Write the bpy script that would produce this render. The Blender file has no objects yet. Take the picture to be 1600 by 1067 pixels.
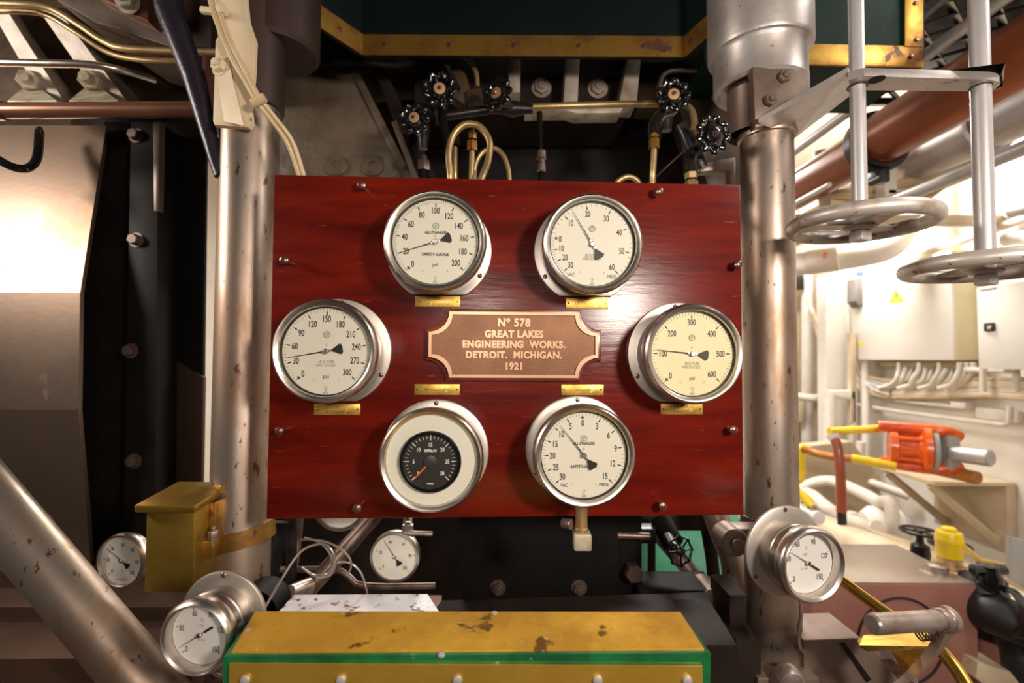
import bpy, bmesh, math, random
from mathutils import Vector, Matrix
random.seed(7)
V = Vector; PI = math.pi
SC = bpy.context.scene; COL = SC.collection
# ---------------------------------------------------------------- camera
F = 755.0
CAM = V((0, 0, 1.6))
PITCH, ROLL = 0.0344532, 0.0058563
def _rx(a): return Matrix.Rotation(a, 3, 'X')
def _ry(a): return Matrix.Rotation(a, 3, 'Y')
MC = _ry(ROLL) @ _rx(-PITCH)            # world -> (right, forward, up)
cd = bpy.data.cameras.new('camera'); cam = bpy.data.objects.new('camera', cd); COL.objects.link(cam)
cd.sensor_width = 36; cd.lens = F * 36 / 1600; cd.clip_start = 0.02; cd.clip_end = 60
cd.dof.use_dof = True; cd.dof.focus_distance = 0.85; cd.dof.aperture_fstop = 2.6
r0, r1, r2 = MC[0], MC[1], MC[2]
cam.matrix_world = Matrix(((r0[0], r2[0], -r1[0], 0), (r0[1], r2[1], -r1[1], 0), (r0[2], r2[2], -r1[2], CAM.z), (0, 0, 0, 1)))
SC.camera = cam
MCI = MC.transposed()
def ray(px, py): return MCI @ V(((px - 800) / F, 1, -(py - 533.5) / F))
def at(px, py, Y):
    d = ray(px, py); return CAM + d * (Y / d.y)
def atx(px, py, X):
    d = ray(px, py); return CAM + d * (X / d.x)
def atz(px, py, Z):
    d = ray(px, py); return CAM + d * ((Z - CAM.z) / d.z)
def sz(px, Y): return px / F * Y
# ---------------------------------------------------------------- light and exposure
W = bpy.data.worlds.new('world'); SC.world = W; W.use_nodes = True
W.node_tree.nodes['Background'].inputs[0].default_value = (1.0, 0.86, 0.72, 1)
W.node_tree.nodes['Background'].inputs[1].default_value = 0.02
def area(name, loc, target, sx, sy, power, col=(1, .875, .765)):
    l = bpy.data.lights.new(name, 'AREA'); l.shape = 'RECTANGLE'; l.size = sx; l.size_y = sy; l.energy = power; l.color = col
    o = bpy.data.objects.new(name, l); COL.objects.link(o); o.location = loc
    o.rotation_euler = (V(target) - V(loc)).to_track_quat('-Z', 'Y').to_euler(); return o
area('lamp_left', (-0.05, -0.6, 1.82), (-.1, .9, 1.5), .2, .2, 6.5)
area('lamp_far_left', (-2.0, 0.48, 2.28), (-.6, 1.1, 1.6), .2, .35, 22)
area('lamp_right', (0.88, -0.5, 1.96), (.45, .9, 1.5), .2, .2, 26)
area('lamp_aisle', (1.45, 3.0, 2.95), (1.9, 3.0, 0.6), .5, 1.6, 132, (1, .96, .91))
area('lamp_aisle_near', (1.75, 0.7, 3.0), (1.6, 1.6, 1), .5, .9, 24, (1, .94, .88))
area('lamp_far', (-0.7, 3.6, 2.9), (-.7, 3.6, 0), .5, 1.0, 40, (1, .92, .8))
SC.view_settings.view_transform = 'Standard'; SC.view_settings.look = 'None'
SC.view_settings.gamma = 1; SC.view_settings.use_curve_mapping = False; SC.view_settings.exposure = 0.0
# ---------------------------------------------------------------- materials
def c4(c): return (c[0], c[1], c[2], 1)
def mat(name, col, rough=.5, metal=0, col2=None, scale=8, stretch=(1, 1, 1), lo=.4, hi=.65, bump=0, bscale=None, spot=None, coat=0, rvar=0, emit=None, spec=None):
    m = bpy.data.materials.new(name); m.use_nodes = True; nt = m.node_tree; N = nt.nodes; L = nt.links
    b = N['Principled BSDF']; b.inputs['Base Color'].default_value = c4(col); b.inputs['Roughness'].default_value = rough; b.inputs['Metallic'].default_value = metal
    if spec is not None: b.inputs['Specular IOR Level'].default_value = spec
    if coat: b.inputs['Coat Weight'].default_value = coat; b.inputs['Coat Roughness'].default_value = .12
    tc = N.new('ShaderNodeTexCoord'); mp = N.new('ShaderNodeMapping'); mp.inputs['Scale'].default_value = stretch; L.new(tc.outputs['Object'], mp.inputs[0])
    def noise(s, d=5):
        n = N.new('ShaderNodeTexNoise'); n.inputs['Scale'].default_value = s; n.inputs['Detail'].default_value = d; n.inputs['Roughness'].default_value = .6
        L.new(mp.outputs[0], n.inputs['Vector']); return n
    def ramp(src, a, c):
        r = N.new('ShaderNodeMapRange'); r.inputs[1].default_value = a; r.inputs[2].default_value = c; L.new(src, r.inputs[0]); return r
    out = None
    if col2:
        n = noise(scale); r = ramp(n.outputs[0], lo, hi); mx = N.new('ShaderNodeMix'); mx.data_type = 'RGBA'
        mx.inputs[6].default_value = c4(col); mx.inputs[7].default_value = c4(col2); L.new(r.outputs[0], mx.inputs[0]); out = mx.outputs[2]
        if rvar:
            rr = N.new('ShaderNodeMapRange'); rr.inputs[3].default_value = rough; rr.inputs[4].default_value = rough + rvar; L.new(r.outputs[0], rr.inputs[0]); L.new(rr.outputs[0], b.inputs['Roughness'])
    for sp in (spot or []):
        sp = (sp[0], sp[1], sp[2] - .045)
        n = noise(sp[1], 4); r = ramp(n.outputs[0], sp[2], sp[2] + .04); mx = N.new('ShaderNodeMix'); mx.data_type = 'RGBA'
        if out: L.new(out, mx.inputs[6])
        else: mx.inputs[6].default_value = c4(col)
        mx.inputs[7].default_value = c4(sp[0]); L.new(r.outputs[0], mx.inputs[0]); out = mx.outputs[2]
        if metal > .5:
            iv = N.new('ShaderNodeMapRange'); iv.inputs[3].default_value = metal; iv.inputs[4].default_value = .3; L.new(r.outputs[0], iv.inputs[0]); L.new(iv.outputs[0], b.inputs['Metallic'])
    if out: L.new(out, b.inputs['Base Color'])
    if bump:
        n = noise(bscale or scale * 4, 6); bp = N.new('ShaderNodeBump'); bp.inputs['Strength'].default_value = bump; bp.inputs['Distance'].default_value = .004
        L.new(n.outputs[0], bp.inputs['Height']); L.new(bp.outputs[0], b.inputs['Normal'])
    if emit: b.inputs['Emission Color'].default_value = c4(emit[0]); b.inputs['Emission Strength'].default_value = emit[1]
    return m
M = {}
M['mahogany'] = mat('mahogany', (.17, .010, .003), .25, 0, (.045, .002, .002), 3.0, (.8, 6, 6), .32, .72, .12, 14, spec=.45, spot=[((.22, .03, .01), 20, .71)])
M['wood_edge'] = mat('wood_edge', (.2, .04, .02), .35, 0, (.1, .02, .01), 20, coat=.3)
M['steel'] = mat('stainless', (.68, .62, .56), .27, 1, (.55, .49, .43), 30, (1, 1, 1), .3, .8, .03, 200, rvar=.12)
M['steel_flange'] = mat('satin_flange', (.62, .57, .51), .42, .85, (.52, .46, .40), 18, (1, 1, 1), .3, .8)
M['case'] = mat('gauge_case', (.45, .40, .36), .3, 1)
M['column'] = mat('column_steel', (.50, .42, .36), .31, .85, (.25, .15, .09), 6, (1, 1, .35), .40, .66, .08, 60, spot=[((.16, .07, .035), 45, .68), ((.10, .06, .04), 110, .70)], rvar=.2)
M['column_dark'] = mat('column_oxide', (.055, .030, .025), .5, .4, (.05, .03, .025), 9, bump=.1)
M['cast_silver'] = mat('silver_paint', (.50, .47, .45), .4, .55, (.36, .31, .28), 9, (1, 1, 1), .4, .7, .06, 80, spot=[((.2, .1, .05), 40, .72)])
M['rod_silver'] = mat('rod_silver', (.56, .54, .54), .38, .45, (.48, .44, .42), 12, (1, 1, .3), .4, .7, .04, 90, spot=[((.3, .24, .2), 70, .73)])
M['wheel'] = mat('worn_wheel', (.60, .54, .49), .42, .5, (.40, .30, .24), 22, (1, 1, 1), .48, .66, .06, 100, spot=[((.16, .10, .07), 60, .68)])
M['brass'] = mat('aged_brass', (.50, .32, .05), .36, .85, (.26, .15, .03), 13, (1, 1, 1), .35, .65, .12, 70, spot=[((.16, .09, .02), 26, .70)], rvar=.15)
M['brass_bright'] = mat('polished_brass', (.80, .52, .12), .2, 1, (.62, .36, .06), 9, rvar=.12)
M['brass_bright_front'] = mat('front_brass', (.92, .56, .09), .32, .75, (.60, .36, .04), 7, (1, 1, 1), .4, .62, .08, 60, rvar=.15)
M['brass_trim'] = mat('trim_brass', (.56, .31, .06), .35, .85, (.22, .10, .03), 10, (1, 1, 1), .4, .65, .1, 60, spot=[((.10, .04, .02), 18, .66)], rvar=.15)
M['brass_sheet'] = mat('cover_brass', (.88, .52, .06), .38, .6, (.60, .32, .04), 12, (1, 1, 1), .38, .62, .12, 90, spot=[((.20, .10, .02), 18, .67), ((.62, .48, .22), 34, .72)], rvar=.2)
M['brass_tag'] = mat('tag_brass', (.68, .44, .10), .38, .7, (.52, .30, .05), 60, spot=[((.9, .75, .4), 90, .72)])
M['tube_brass'] = mat('tube_brass', (.55, .40, .20), .38, .7, (.40, .27, .12), 18, bump=.05)
M['copper_pipe'] = mat('copper_paint', (.34, .085, .022), .34, .35, (.13, .032, .014), 5, (1, .3, 1), .4, .7, .06, 40)
M['brown_pipe'] = mat('brown_pipe', (.22, .10, .06), .28, .55, (.16, .07, .04), 9, (.3, 1, 1))
M['green'] = mat('green_enamel', (.010, .15, .045), .35, 0, (.006, .08, .025), 14, (1, 1, 1), .4, .6, coat=.5, spot=[((.25, .35, .2), 40, .72)])
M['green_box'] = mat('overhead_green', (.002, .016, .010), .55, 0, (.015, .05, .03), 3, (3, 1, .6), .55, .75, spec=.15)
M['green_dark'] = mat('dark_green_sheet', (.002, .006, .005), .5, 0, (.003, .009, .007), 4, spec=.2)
M['green_machine'] = mat('machine_green', (.07, .48, .27), .3, 0, (.25, .62, .45), 4, coat=.3)  # lighter mint tone paints highlights into the green
M['casing'] = mat('casing_steel', (.36, .28, .23), .32, .93, (.25, .16, .10), 3.2, (1, 1, .8), .35, .7, .05, 90, spot=[((.22, .13, .07), 5, .66)], rvar=.14)
M['casing_low'] = mat('casing_oiled', (.10, .055, .035), .4, .5, (.06, .035, .024), 5, (1, 1, 1), .35, .7, .08, 60, rvar=.15)
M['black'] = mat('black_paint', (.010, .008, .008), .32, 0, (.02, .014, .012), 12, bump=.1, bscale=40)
M['black_gloss'] = mat('black_gloss', (.006, .006, .007), .14, 0, coat=.6)
M['dark_bolt'] = mat('dark_bolt', (.09, .06, .045), .4, .4)
M['blackish'] = mat('oily_black_steel', (.009, .007, .006), .55, 0, (.005, .004, .0035), 7, bump=.12, bscale=50, spec=.12)
M['dark_brown'] = mat('dark_brown_steel', (.024, .016, .013), .6, 0, (.014, .010, .008), 6, spec=.1, bump=.1, bscale=50)
M['bar_blue'] = mat('bar_blueblack', (.022, .018, .03), .34, .3, (.03, .025, .035), 20, bump=.25, bscale=120)
M['cream'] = mat('cream_paint', (.70, .58, .40), .42, 0, (.62, .46, .27), 7, (1, 1, 1), .45, .7, .12, 40, spot=[((.25, .10, .03), 30, .72)])
M['cream_cable'] = mat('cream_cable', (.66, .52, .31), .45, 0, (.54, .38, .20), 14)
M['rough_paint'] = mat('rough_paint', (.15, .112, .075), .38, 0, (.085, .06, .04), 10, (1, 1, 1), .35, .7, 1.0, 22, spot=[((.03, .02, .015), 9, .72)])
M['rib'] = mat('rib_grey', (.36, .31, .25), .45, .1, (.20, .14, .09), 12, (1, 1, 1), .4, .68, .25, 50)
M['bolt_cream'] = mat('bolt_cream', (.48, .43, .33), .42, .1, (.25, .17, .09), 22, (1, 1, 1), .45, .7)
M['bolt'] = mat('bolt_steel', (.26, .19, .155), .36, .6, (.14, .09, .07), 30)
M['bolt_copper'] = mat('board_screw', (.24, .12, .10), .28, .8)
M['plate_brown'] = mat('bracket_plate', (.23, .165, .13), .42, .5, (.15, .10, .08), 9, (1, 1, 1), .4, .7, .1, 60)
M['ochre'] = mat('ochre_casting', (.085, .05, .027), .5, .2, (.04, .022, .015), 8, bump=.2, bscale=30)
M['red_block'] = mat('oxide_plate', (.17, .075, .055), .5, 0, (.13, .055, .04), 20)
M['dial'] = mat('dial_white', (.80, .76, .68), .5, 0)
M['dial_yellow'] = mat('dial_yellowed', (.80, .72, .46), .5, 0)
M['dial_cool'] = mat('dial_cool', (.78, .75, .76), .5, 0)
M['ring_white'] = mat('insert_white', (.82, .80, .72), .4, 0)
M['ink'] = mat('ink_black', (.012, .011, .012), .5)
M['ink_soft'] = mat('ink_grey', (.22, .2, .19), .6)
M['ink_brown'] = mat('engraving', (.10, .04, .01), .6)
M['ink_white'] = mat('ink_white', (.85, .83, .8), .5)
M['dial_black'] = mat('dial_black', (.03, .027, .027), .4)
M['orange_needle'] = mat('needle_orange', (.95, .16, .02), .4, emit=None)
M['plaque'] = mat('plaque_bronze', (.21, .10, .05), .42, .6, (.16, .07, .035), 12, bump=.08, bscale=200)
M['plaque_hi'] = mat('plaque_raised', (.52, .31, .19), .36, .65)
M['white_wall'] = mat('white_wall', (.80, .75, .68), .5, 0, (.74, .68, .60), 3, bump=.15, bscale=12)
M['white_pipe'] = mat('white_pipe', (.78, .73, .66), .42, 0, (.68, .60, .50), 6)
M['white_lag'] = mat('white_lagging', (.80, .76, .70), .6, 0, bump=.4, bscale=22)
M['tan_pipe'] = mat('tan_pipe', (.36, .27, .19), .5, 0, (.26, .18, .12), 8)
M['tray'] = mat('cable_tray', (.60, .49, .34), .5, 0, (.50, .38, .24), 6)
M['cabinet'] = mat('cabinet_white', (.80, .77, .70), .38, 0)
M['cabinet_side'] = mat('cabinet_cream', (.72, .64, .42), .42, 0)
M['gland_brown'] = mat('gland_strip', (.25, .18, .08), .5, 0)
M['yellow_paint'] = mat('yellow_paint', (.85, .60, .01), .32, 0, (.70, .46, .01), 9, coat=.3)
M['orange_paint'] = mat('orange_paint', (.85, .13, .01), .32, 0, (.60, .06, .008), 20, coat=.4)
M['orange_brown'] = mat('oxide_orange', (.50, .20, .03), .4, 0, (.36, .12, .02), 9)
M['brown_red'] = mat('oxide_red', (.30, .06, .02), .38, 0, coat=.3)
M['grey_paint'] = mat('grey_paint', (.38, .37, .35), .45, 0)
M['tank_top'] = mat('tank_top', (.40, .34, .28), .34, .35, (.34, .28, .22), 5)
M['tank_pink'] = mat('tank_front', (.42, .19, .15), .4, .2, (.36, .15, .12), 5)
M['rubber'] = mat('rubber', (.014, .013, .013), .5)
M['chip_white'] = mat('chipped_white', (.66, .64, .68), .36, 0, None, spot=[((.16, .07, .05), 24, .635), ((.05, .03, .03), 55, .67)])
M['wire'] = mat('wire_steel', (.55, .48, .42), .3, .8)
M['bare_cast'] = mat('bare_silver', (.46, .39, .35), .34, .75, (.30, .22, .18), 25, spot=[((.22, .13, .09), 50, .70)])
M['red_label'] = mat('red_label', (.75, .12, .04), .5)
M['blue_label'] = mat('blue_label', (.08, .16, .55), .5)
M['sign_yellow'] = mat('sign_yellow', (.75, .60, .05), .5)
M['floor'] = mat('floor_plate', (.14, .07, .05), .5, 0, (.08, .05, .04), 4)
M['brass_disc'] = mat('brass_disc', (.62, .40, .20), .4, .5)
def glassy():
    m = bpy.data.materials.new('glass_pane'); m.use_nodes = True; nt = m.node_tree; N = nt.nodes; N.clear()
    o = N.new('ShaderNodeOutputMaterial'); mx = N.new('ShaderNodeMixShader'); t = N.new('ShaderNodeBsdfTransparent'); g = N.new('ShaderNodeBsdfGlossy'); f = N.new('ShaderNodeFresnel')
    g.inputs['Roughness'].default_value = .03; f.inputs[0].default_value = 1.45; t.inputs[0].default_value = (.97, .97, .95, 1)
    ge = N.new('ShaderNodeNewGeometry'); sb = N.new('ShaderNodeMath'); sb.operation = 'SUBTRACT'; sb.inputs[0].default_value = 1; mu = N.new('ShaderNodeMath'); mu.operation = 'MULTIPLY'
    nt.links.new(ge.outputs['Backfacing'], sb.inputs[1]); nt.links.new(f.outputs[0], mu.inputs[0]); nt.links.new(sb.outputs[0], mu.inputs[1])
    nt.links.new(mu.outputs[0], mx.inputs[0]); nt.links.new(t.outputs[0], mx.inputs[1]); nt.links.new(g.outputs[0], mx.inputs[2]); nt.links.new(mx.outputs[0], o.inputs[0]); return m
M['glass'] = glassy()
# ---------------------------------------------------------------- mesh building
def basis(n):
    n = V(n).normalized(); a = V((0, 0, 1)) if abs(n.z) < .95 else V((1, 0, 0))
    x = a.cross(n).normalized(); y = n.cross(x); return x, y, n
def cr(pts, k=6, closed=False):
    pts = [V(p) for p in pts]; n = len(pts); out = []
    rng = range(n if closed else n - 1)
    for i in rng:
        if closed: p0, p1, p2, p3 = pts[i - 1], pts[i], pts[(i + 1) % n], pts[(i + 2) % n]
        else: p0, p1, p2, p3 = pts[max(i - 1, 0)], pts[i], pts[i + 1], pts[min(i + 2, n - 1)]
        for j in range(k):
            t = j / k; out.append(.5 * ((2 * p1) + (-p0 + p2) * t + (2 * p0 - 5 * p1 + 4 * p2 - p3) * t * t + (-p0 + 3 * p1 - 3 * p2 + p3) * t ** 3))
    if not closed: out.append(pts[-1])
    return out
class MB:
    def __init__(s): s.v = []; s.f = []
    def add(s, v, f):
        o = len(s.v); s.v += [V(p) for p in v]; s.f += [tuple(i + o for i in q) for q in f]; return s
    def tube(s, pts, r, n=12, closed=False, cap=True):
        pts = [V(p) for p in pts]; m = len(pts); rs = r if isinstance(r, (list, tuple)) else [r] * m
        v = []; x = None
        for i, p in enumerate(pts):
            a = pts[i - 1] if (i > 0 or closed) else p; b = pts[(i + 1) % m] if (i < m - 1 or closed) else p
            t = (b - a)
            t = t.normalized() if t.length > 1e-9 else V((0, 0, 1))
            if x is None: x = basis(t)[0]
            x = (x - t * x.dot(t)).normalized(); y = t.cross(x)
            for j in range(n):
                q = 2 * PI * j / n; v.append(p + (x * math.cos(q) + y * math.sin(q)) * rs[i])
        f = [(i * n + j, i * n + (j + 1) % n, (i + 1) * n + (j + 1) % n, (i + 1) * n + j) for i in range(m - 1) for j in range(n)]
        if closed: f += [((m - 1) * n + j, (m - 1) * n + (j + 1) % n, (j + 1) % n, j) for j in range(n)]
        elif cap: f += [tuple(reversed(range(n))), tuple((m - 1) * n + j for j in range(n))]
        return s.add(v, f)
    def rod(s, a, b, r, n=24, ch=None):
        a, b = V(a), V(b); d = (b - a).normalized(); c = ch if ch is not None else r * .12
        return s.lathe(a, d, [(0, 0), (r - c, 0), (r, c), (r, (b - a).length - c), (r - c, (b - a).length), (0, (b - a).length)], n)
    def lathe(s, o, ax, prof, n=48, rf=None):
        x, y, z = basis(ax); o = V(o); v = []; f = []; idx = []
        for (r, h) in prof:
            if r <= 1e-9: idx.append([len(v)]); v.append(o + z * h)
            else:
                idx.append(list(range(len(v), len(v) + n)))
                for j in range(n):
                    q = 2 * PI * j / n; k = rf(q) if rf else 1
                    v.append(o + z * h + (x * math.cos(q) + y * math.sin(q)) * r * k)
        for a, b in zip(idx, idx[1:]):
            for j in range(n):
                j2 = (j + 1) % n
                if len(a) == 1 and len(b) == 1: continue
                if len(a) == 1: f.append((a[0], b[j2], b[j]))
                elif len(b) == 1: f.append((a[j], a[j2], b[0]))
                else: f.append((a[j], a[j2], b[j2], b[j]))
        return s.add(v, f)
    def box(s, c, size, R=None, bev=0):
        bm = bmesh.new(); bmesh.ops.create_cube(bm, size=1)
        bmesh.ops.scale(bm, vec=size, verts=bm.verts)
        if bev: bmesh.ops.bevel(bm, geom=list(bm.edges), offset=bev, segments=2, profile=.5, affect='EDGES')
        bm.verts.index_update(); R = R or Matrix.Identity(3)
        s.add([R @ v.co + V(c) for v in bm.verts], [tuple(v.index for v in f.verts) for f in bm.faces]); bm.free(); return s
    def prism(s, poly, o, x, y, d, bev=0):
        """poly 2D in frame (o,x,y) extruded by d along -(x cross y)"""
        o, x, y = V(o), V(x), V(y); z = x.cross(y).normalized()
        area2 = sum(poly[i][0] * poly[(i + 1) % len(poly)][1] - poly[(i + 1) % len(poly)][0] * poly[i][1] for i in range(len(poly)))
        if area2 < 0: poly = list(reversed(poly))
        n = len(poly)
        if bev:
            bm = bmesh.new(); vs = [bm.verts.new(o + x * a + y * b) for a, b in poly]; f0 = bm.faces.new(vs)
            g = bmesh.ops.extrude_face_region(bm, geom=[f0]); nv = [e for e in g['geom'] if isinstance(e, bmesh.types.BMVert)]
            bmesh.ops.translate(bm, vec=-z * d, verts=nv)
            bmesh.ops.recalc_face_normals(bm, faces=bm.faces)
            eds = [e for e in bm.edges if all(abs((v.co - o).dot(z)) < 1e-6 for v in e.verts)]
            bmesh.ops.bevel(bm, geom=eds, offset=bev, segments=2, profile=.5, affect='EDGES')
            bm.verts.index_update(); s.add([v.co.copy() for v in bm.verts], [tuple(v.index for v in f.verts) for f in bm.faces]); bm.free(); return s
        v = [o + x * a + y * b for a, b in poly]; v += [p - z * d for p in v]
        f = [tuple(range(n)), tuple(reversed(range(n, 2 * n)))] + [(i, i + n, (i + 1) % n + n, (i + 1) % n) for i in range(n)]
        return s.add(v, f)
    def slab(s, pxs, Y, d, bev=0):
        return s._slab([at(a, b, Y) for a, b in pxs], Y, d, bev)
    def _slab(s, ps, Y, d, bev):
        # face towards the camera at depth Y, body behind it
        return s.prism([(p.x, p.z) for p in ps], (0, Y, 0), (1, 0, 0), (0, 0, 1), d, bev)
    def hexbolt(s, p, n, r, h, ang=0, tip=True, washer=True):
        x, y, z = basis(n); p = V(p)
        if washer: s.lathe(p, z, [(0, 0), (r * 1.35, 0), (r * 1.35, r * .12), (0, r * .12)], 20)
        hx = [p + (x * math.cos(ang + k * PI / 3) + y * math.sin(ang + k * PI / 3)) * r for k in range(6)]
        v = [q + z * r * .1 for q in hx] + [q + z * h * .88 for q in hx] + [p + (q - p) * .86 + z * h for q in hx]
        f = [(k, (k + 1) % 6, (k + 1) % 6 + 6, k + 6) for k in range(6)] + [(k + 6, (k + 1) % 6 + 6, (k + 1) % 6 + 12, k + 12) for k in range(6)] + [tuple(range(12, 18))]
        s.add(v, f)
        if tip: s.lathe(p, z, [(r * .5, h * .9), (r * .5, h * 1.35), (r * .4, h * 1.45), (0, h * 1.45)], 14)
        return s
    def build(s, name, m, parent=None, smooth=True, fix=True, ang=35):
        if parent is not None: mw = wm(parent); inv = mw.inverted(); loc = None
        else:
            mn = V((min(p.x for p in s.v), min(p.y for p in s.v), min(p.z for p in s.v))); mx = V((max(p.x for p in s.v), max(p.y for p in s.v), max(p.z for p in s.v)))
            loc = V(((mn.x + mx.x) / 2, (mn.y + mx.y) / 2, mn.z)); inv = Matrix.Translation(-loc)
        me = bpy.data.meshes.new(name); me.from_pydata([inv @ p for p in s.v], [], s.f)
        if fix:
            bm = bmesh.new(); bm.from_mesh(me); bmesh.ops.recalc_face_normals(bm, faces=bm.faces); bm.to_mesh(me); bm.free()
        me.materials.append(M[m] if isinstance(m, str) else m)
        if smooth:
            me.polygons.foreach_set('use_smooth', [True] * len(me.polygons)); me.set_sharp_from_angle(angle=math.radians(ang))
        me.update(); o = bpy.data.objects.new(name, me); COL.objects.link(o)
        if parent is not None: o.parent = parent
        else: o.location = loc
        if name in ('fine_scale', 'scale_mark', 'numerals', 'dial_lettering', 'small_print', 'engraving'): o['kind'] = 'stuff'
        return o
WM = {}
def wm(o):
    m = Matrix.LocRotScale(o.location, o.rotation_euler, o.scale) if o.name not in WM else WM[o.name]
    return (wm(o.parent) @ m) if o.parent else m
def thing(name, label, cat, loc=None, m=None, group=None):
    o = bpy.data.objects.new(name, None); COL.objects.link(o); o.empty_display_size = .05
    if m is not None:
        l, q, sc = m.decompose(); o.location = l; o.rotation_euler = q.to_euler()
    else: o.location = loc or (0, 0, 0)
    o['label'] = label; o['category'] = cat
    if group: o['group'] = group
    return o
def tag(o, label, cat, group=None):
    o['label'] = label; o['category'] = cat
    if group: o['group'] = group
    return o
def struct(o): o['kind'] = 'structure'; return o
FONT_CACHE = {}
def text_geo(s, size, sx=1.0, extrude=0, bold=0, spacing=1.0):
    k = (s, size, sx, extrude, bold, spacing)
    if k in FONT_CACHE: return FONT_CACHE[k]
    c = bpy.data.curves.new('t', 'FONT'); c.body = s; c.size = size; c.align_x = 'CENTER'; c.align_y = 'CENTER'; c.extrude = extrude; c.offset = bold; c.space_character = spacing; c.resolution_u = 3
    o = bpy.data.objects.new('t', c); me = bpy.data.meshes.new_from_object(o)
    v = [V((p.co.x * sx, p.co.y, p.co.z)) for p in me.vertices]; f = [tuple(p.vertices) for p in me.polygons]
    ys = [p.y for p in v] or [0]; xs = [p.x for p in v] or [0]; my = (max(ys) + min(ys)) / 2; mx = (max(xs) + min(xs)) / 2
    v = [V((p.x - mx, p.y - my, p.z)) for p in v]
    bpy.data.objects.remove(o); bpy.data.meshes.remove(me); bpy.data.curves.remove(c)
    FONT_CACHE[k] = (v, f); return v, f
def put_text(mb, mw, s, x, y, z, size, sx=.8, **kw):
    v, f = text_geo(s, size, sx, **kw); mb.add([mw @ V((p.x + x, p.y + y, p.z + z)) for p in v], f)
def circ(mw, r, z, n=48, x0=0, y0=0): return [mw @ V((x0 + r * math.cos(2 * PI * i / n), y0 + r * math.sin(2 * PI * i / n), z)) for i in range(n)]
# ================================================================ gauge board
YAW = 0.0446838; BW, BH = 0.86186, 0.61594
BX = V((math.cos(YAW), math.sin(YAW), 0)); BY = V((0, 0, 1)); BN = BX.cross(BY)
BC = V((-.0010, .88, 1.62143))
MBD = Matrix(((BX.x, BY.x, BN.x, BC.x), (BX.y, BY.y, BN.y, BC.y), (BX.z, BY.z, BN.z, BC.z), (0, 0, 0, 1)))
def buv(px, py, d=0.0):
    r = ray(px, py); t = ((BC + BN * d) - CAM).dot(BN) / r.dot(BN); p = CAM + r * t - BC
    return p.dot(BX), p.dot(BY)
def frame_on(px, py, d, d0=0.0):
    u, v = buv(px, py, d); return MBD @ Matrix.Translation((u, v, d0))
board = thing('gauge_board', 'polished red mahogany board carrying six dials, bolted between two steel columns', 'board', m=MBD @ Matrix.Translation((0, -BH / 2, 0)))
b = MB(); h2 = .5
b.prism([(-BW / 2, -BH / 2), (BW / 2, -BH / 2), (BW / 2, BH / 2), (-BW / 2, BH / 2)], BC, BX, BY, .024, .0035)
b.build('wood_panel', 'mahogany', board)
for px, py in [(566, 290), (1028, 300), (446, 407), (1151, 414), (438, 673), (1144, 671), (559, 793), (1034, 790)]:
    m = frame_on(px, py, .012); o = m.to_translation()
    s = MB(); s.lathe(o, BN, [(.0055, -.002), (.0055, .012), (.0075, .0125), (.0085, .0155), (.0075, .019), (.004, .021), (0, .0215)], 20)
    s.build('dome_bolt', 'bolt_copper', board)
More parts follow.
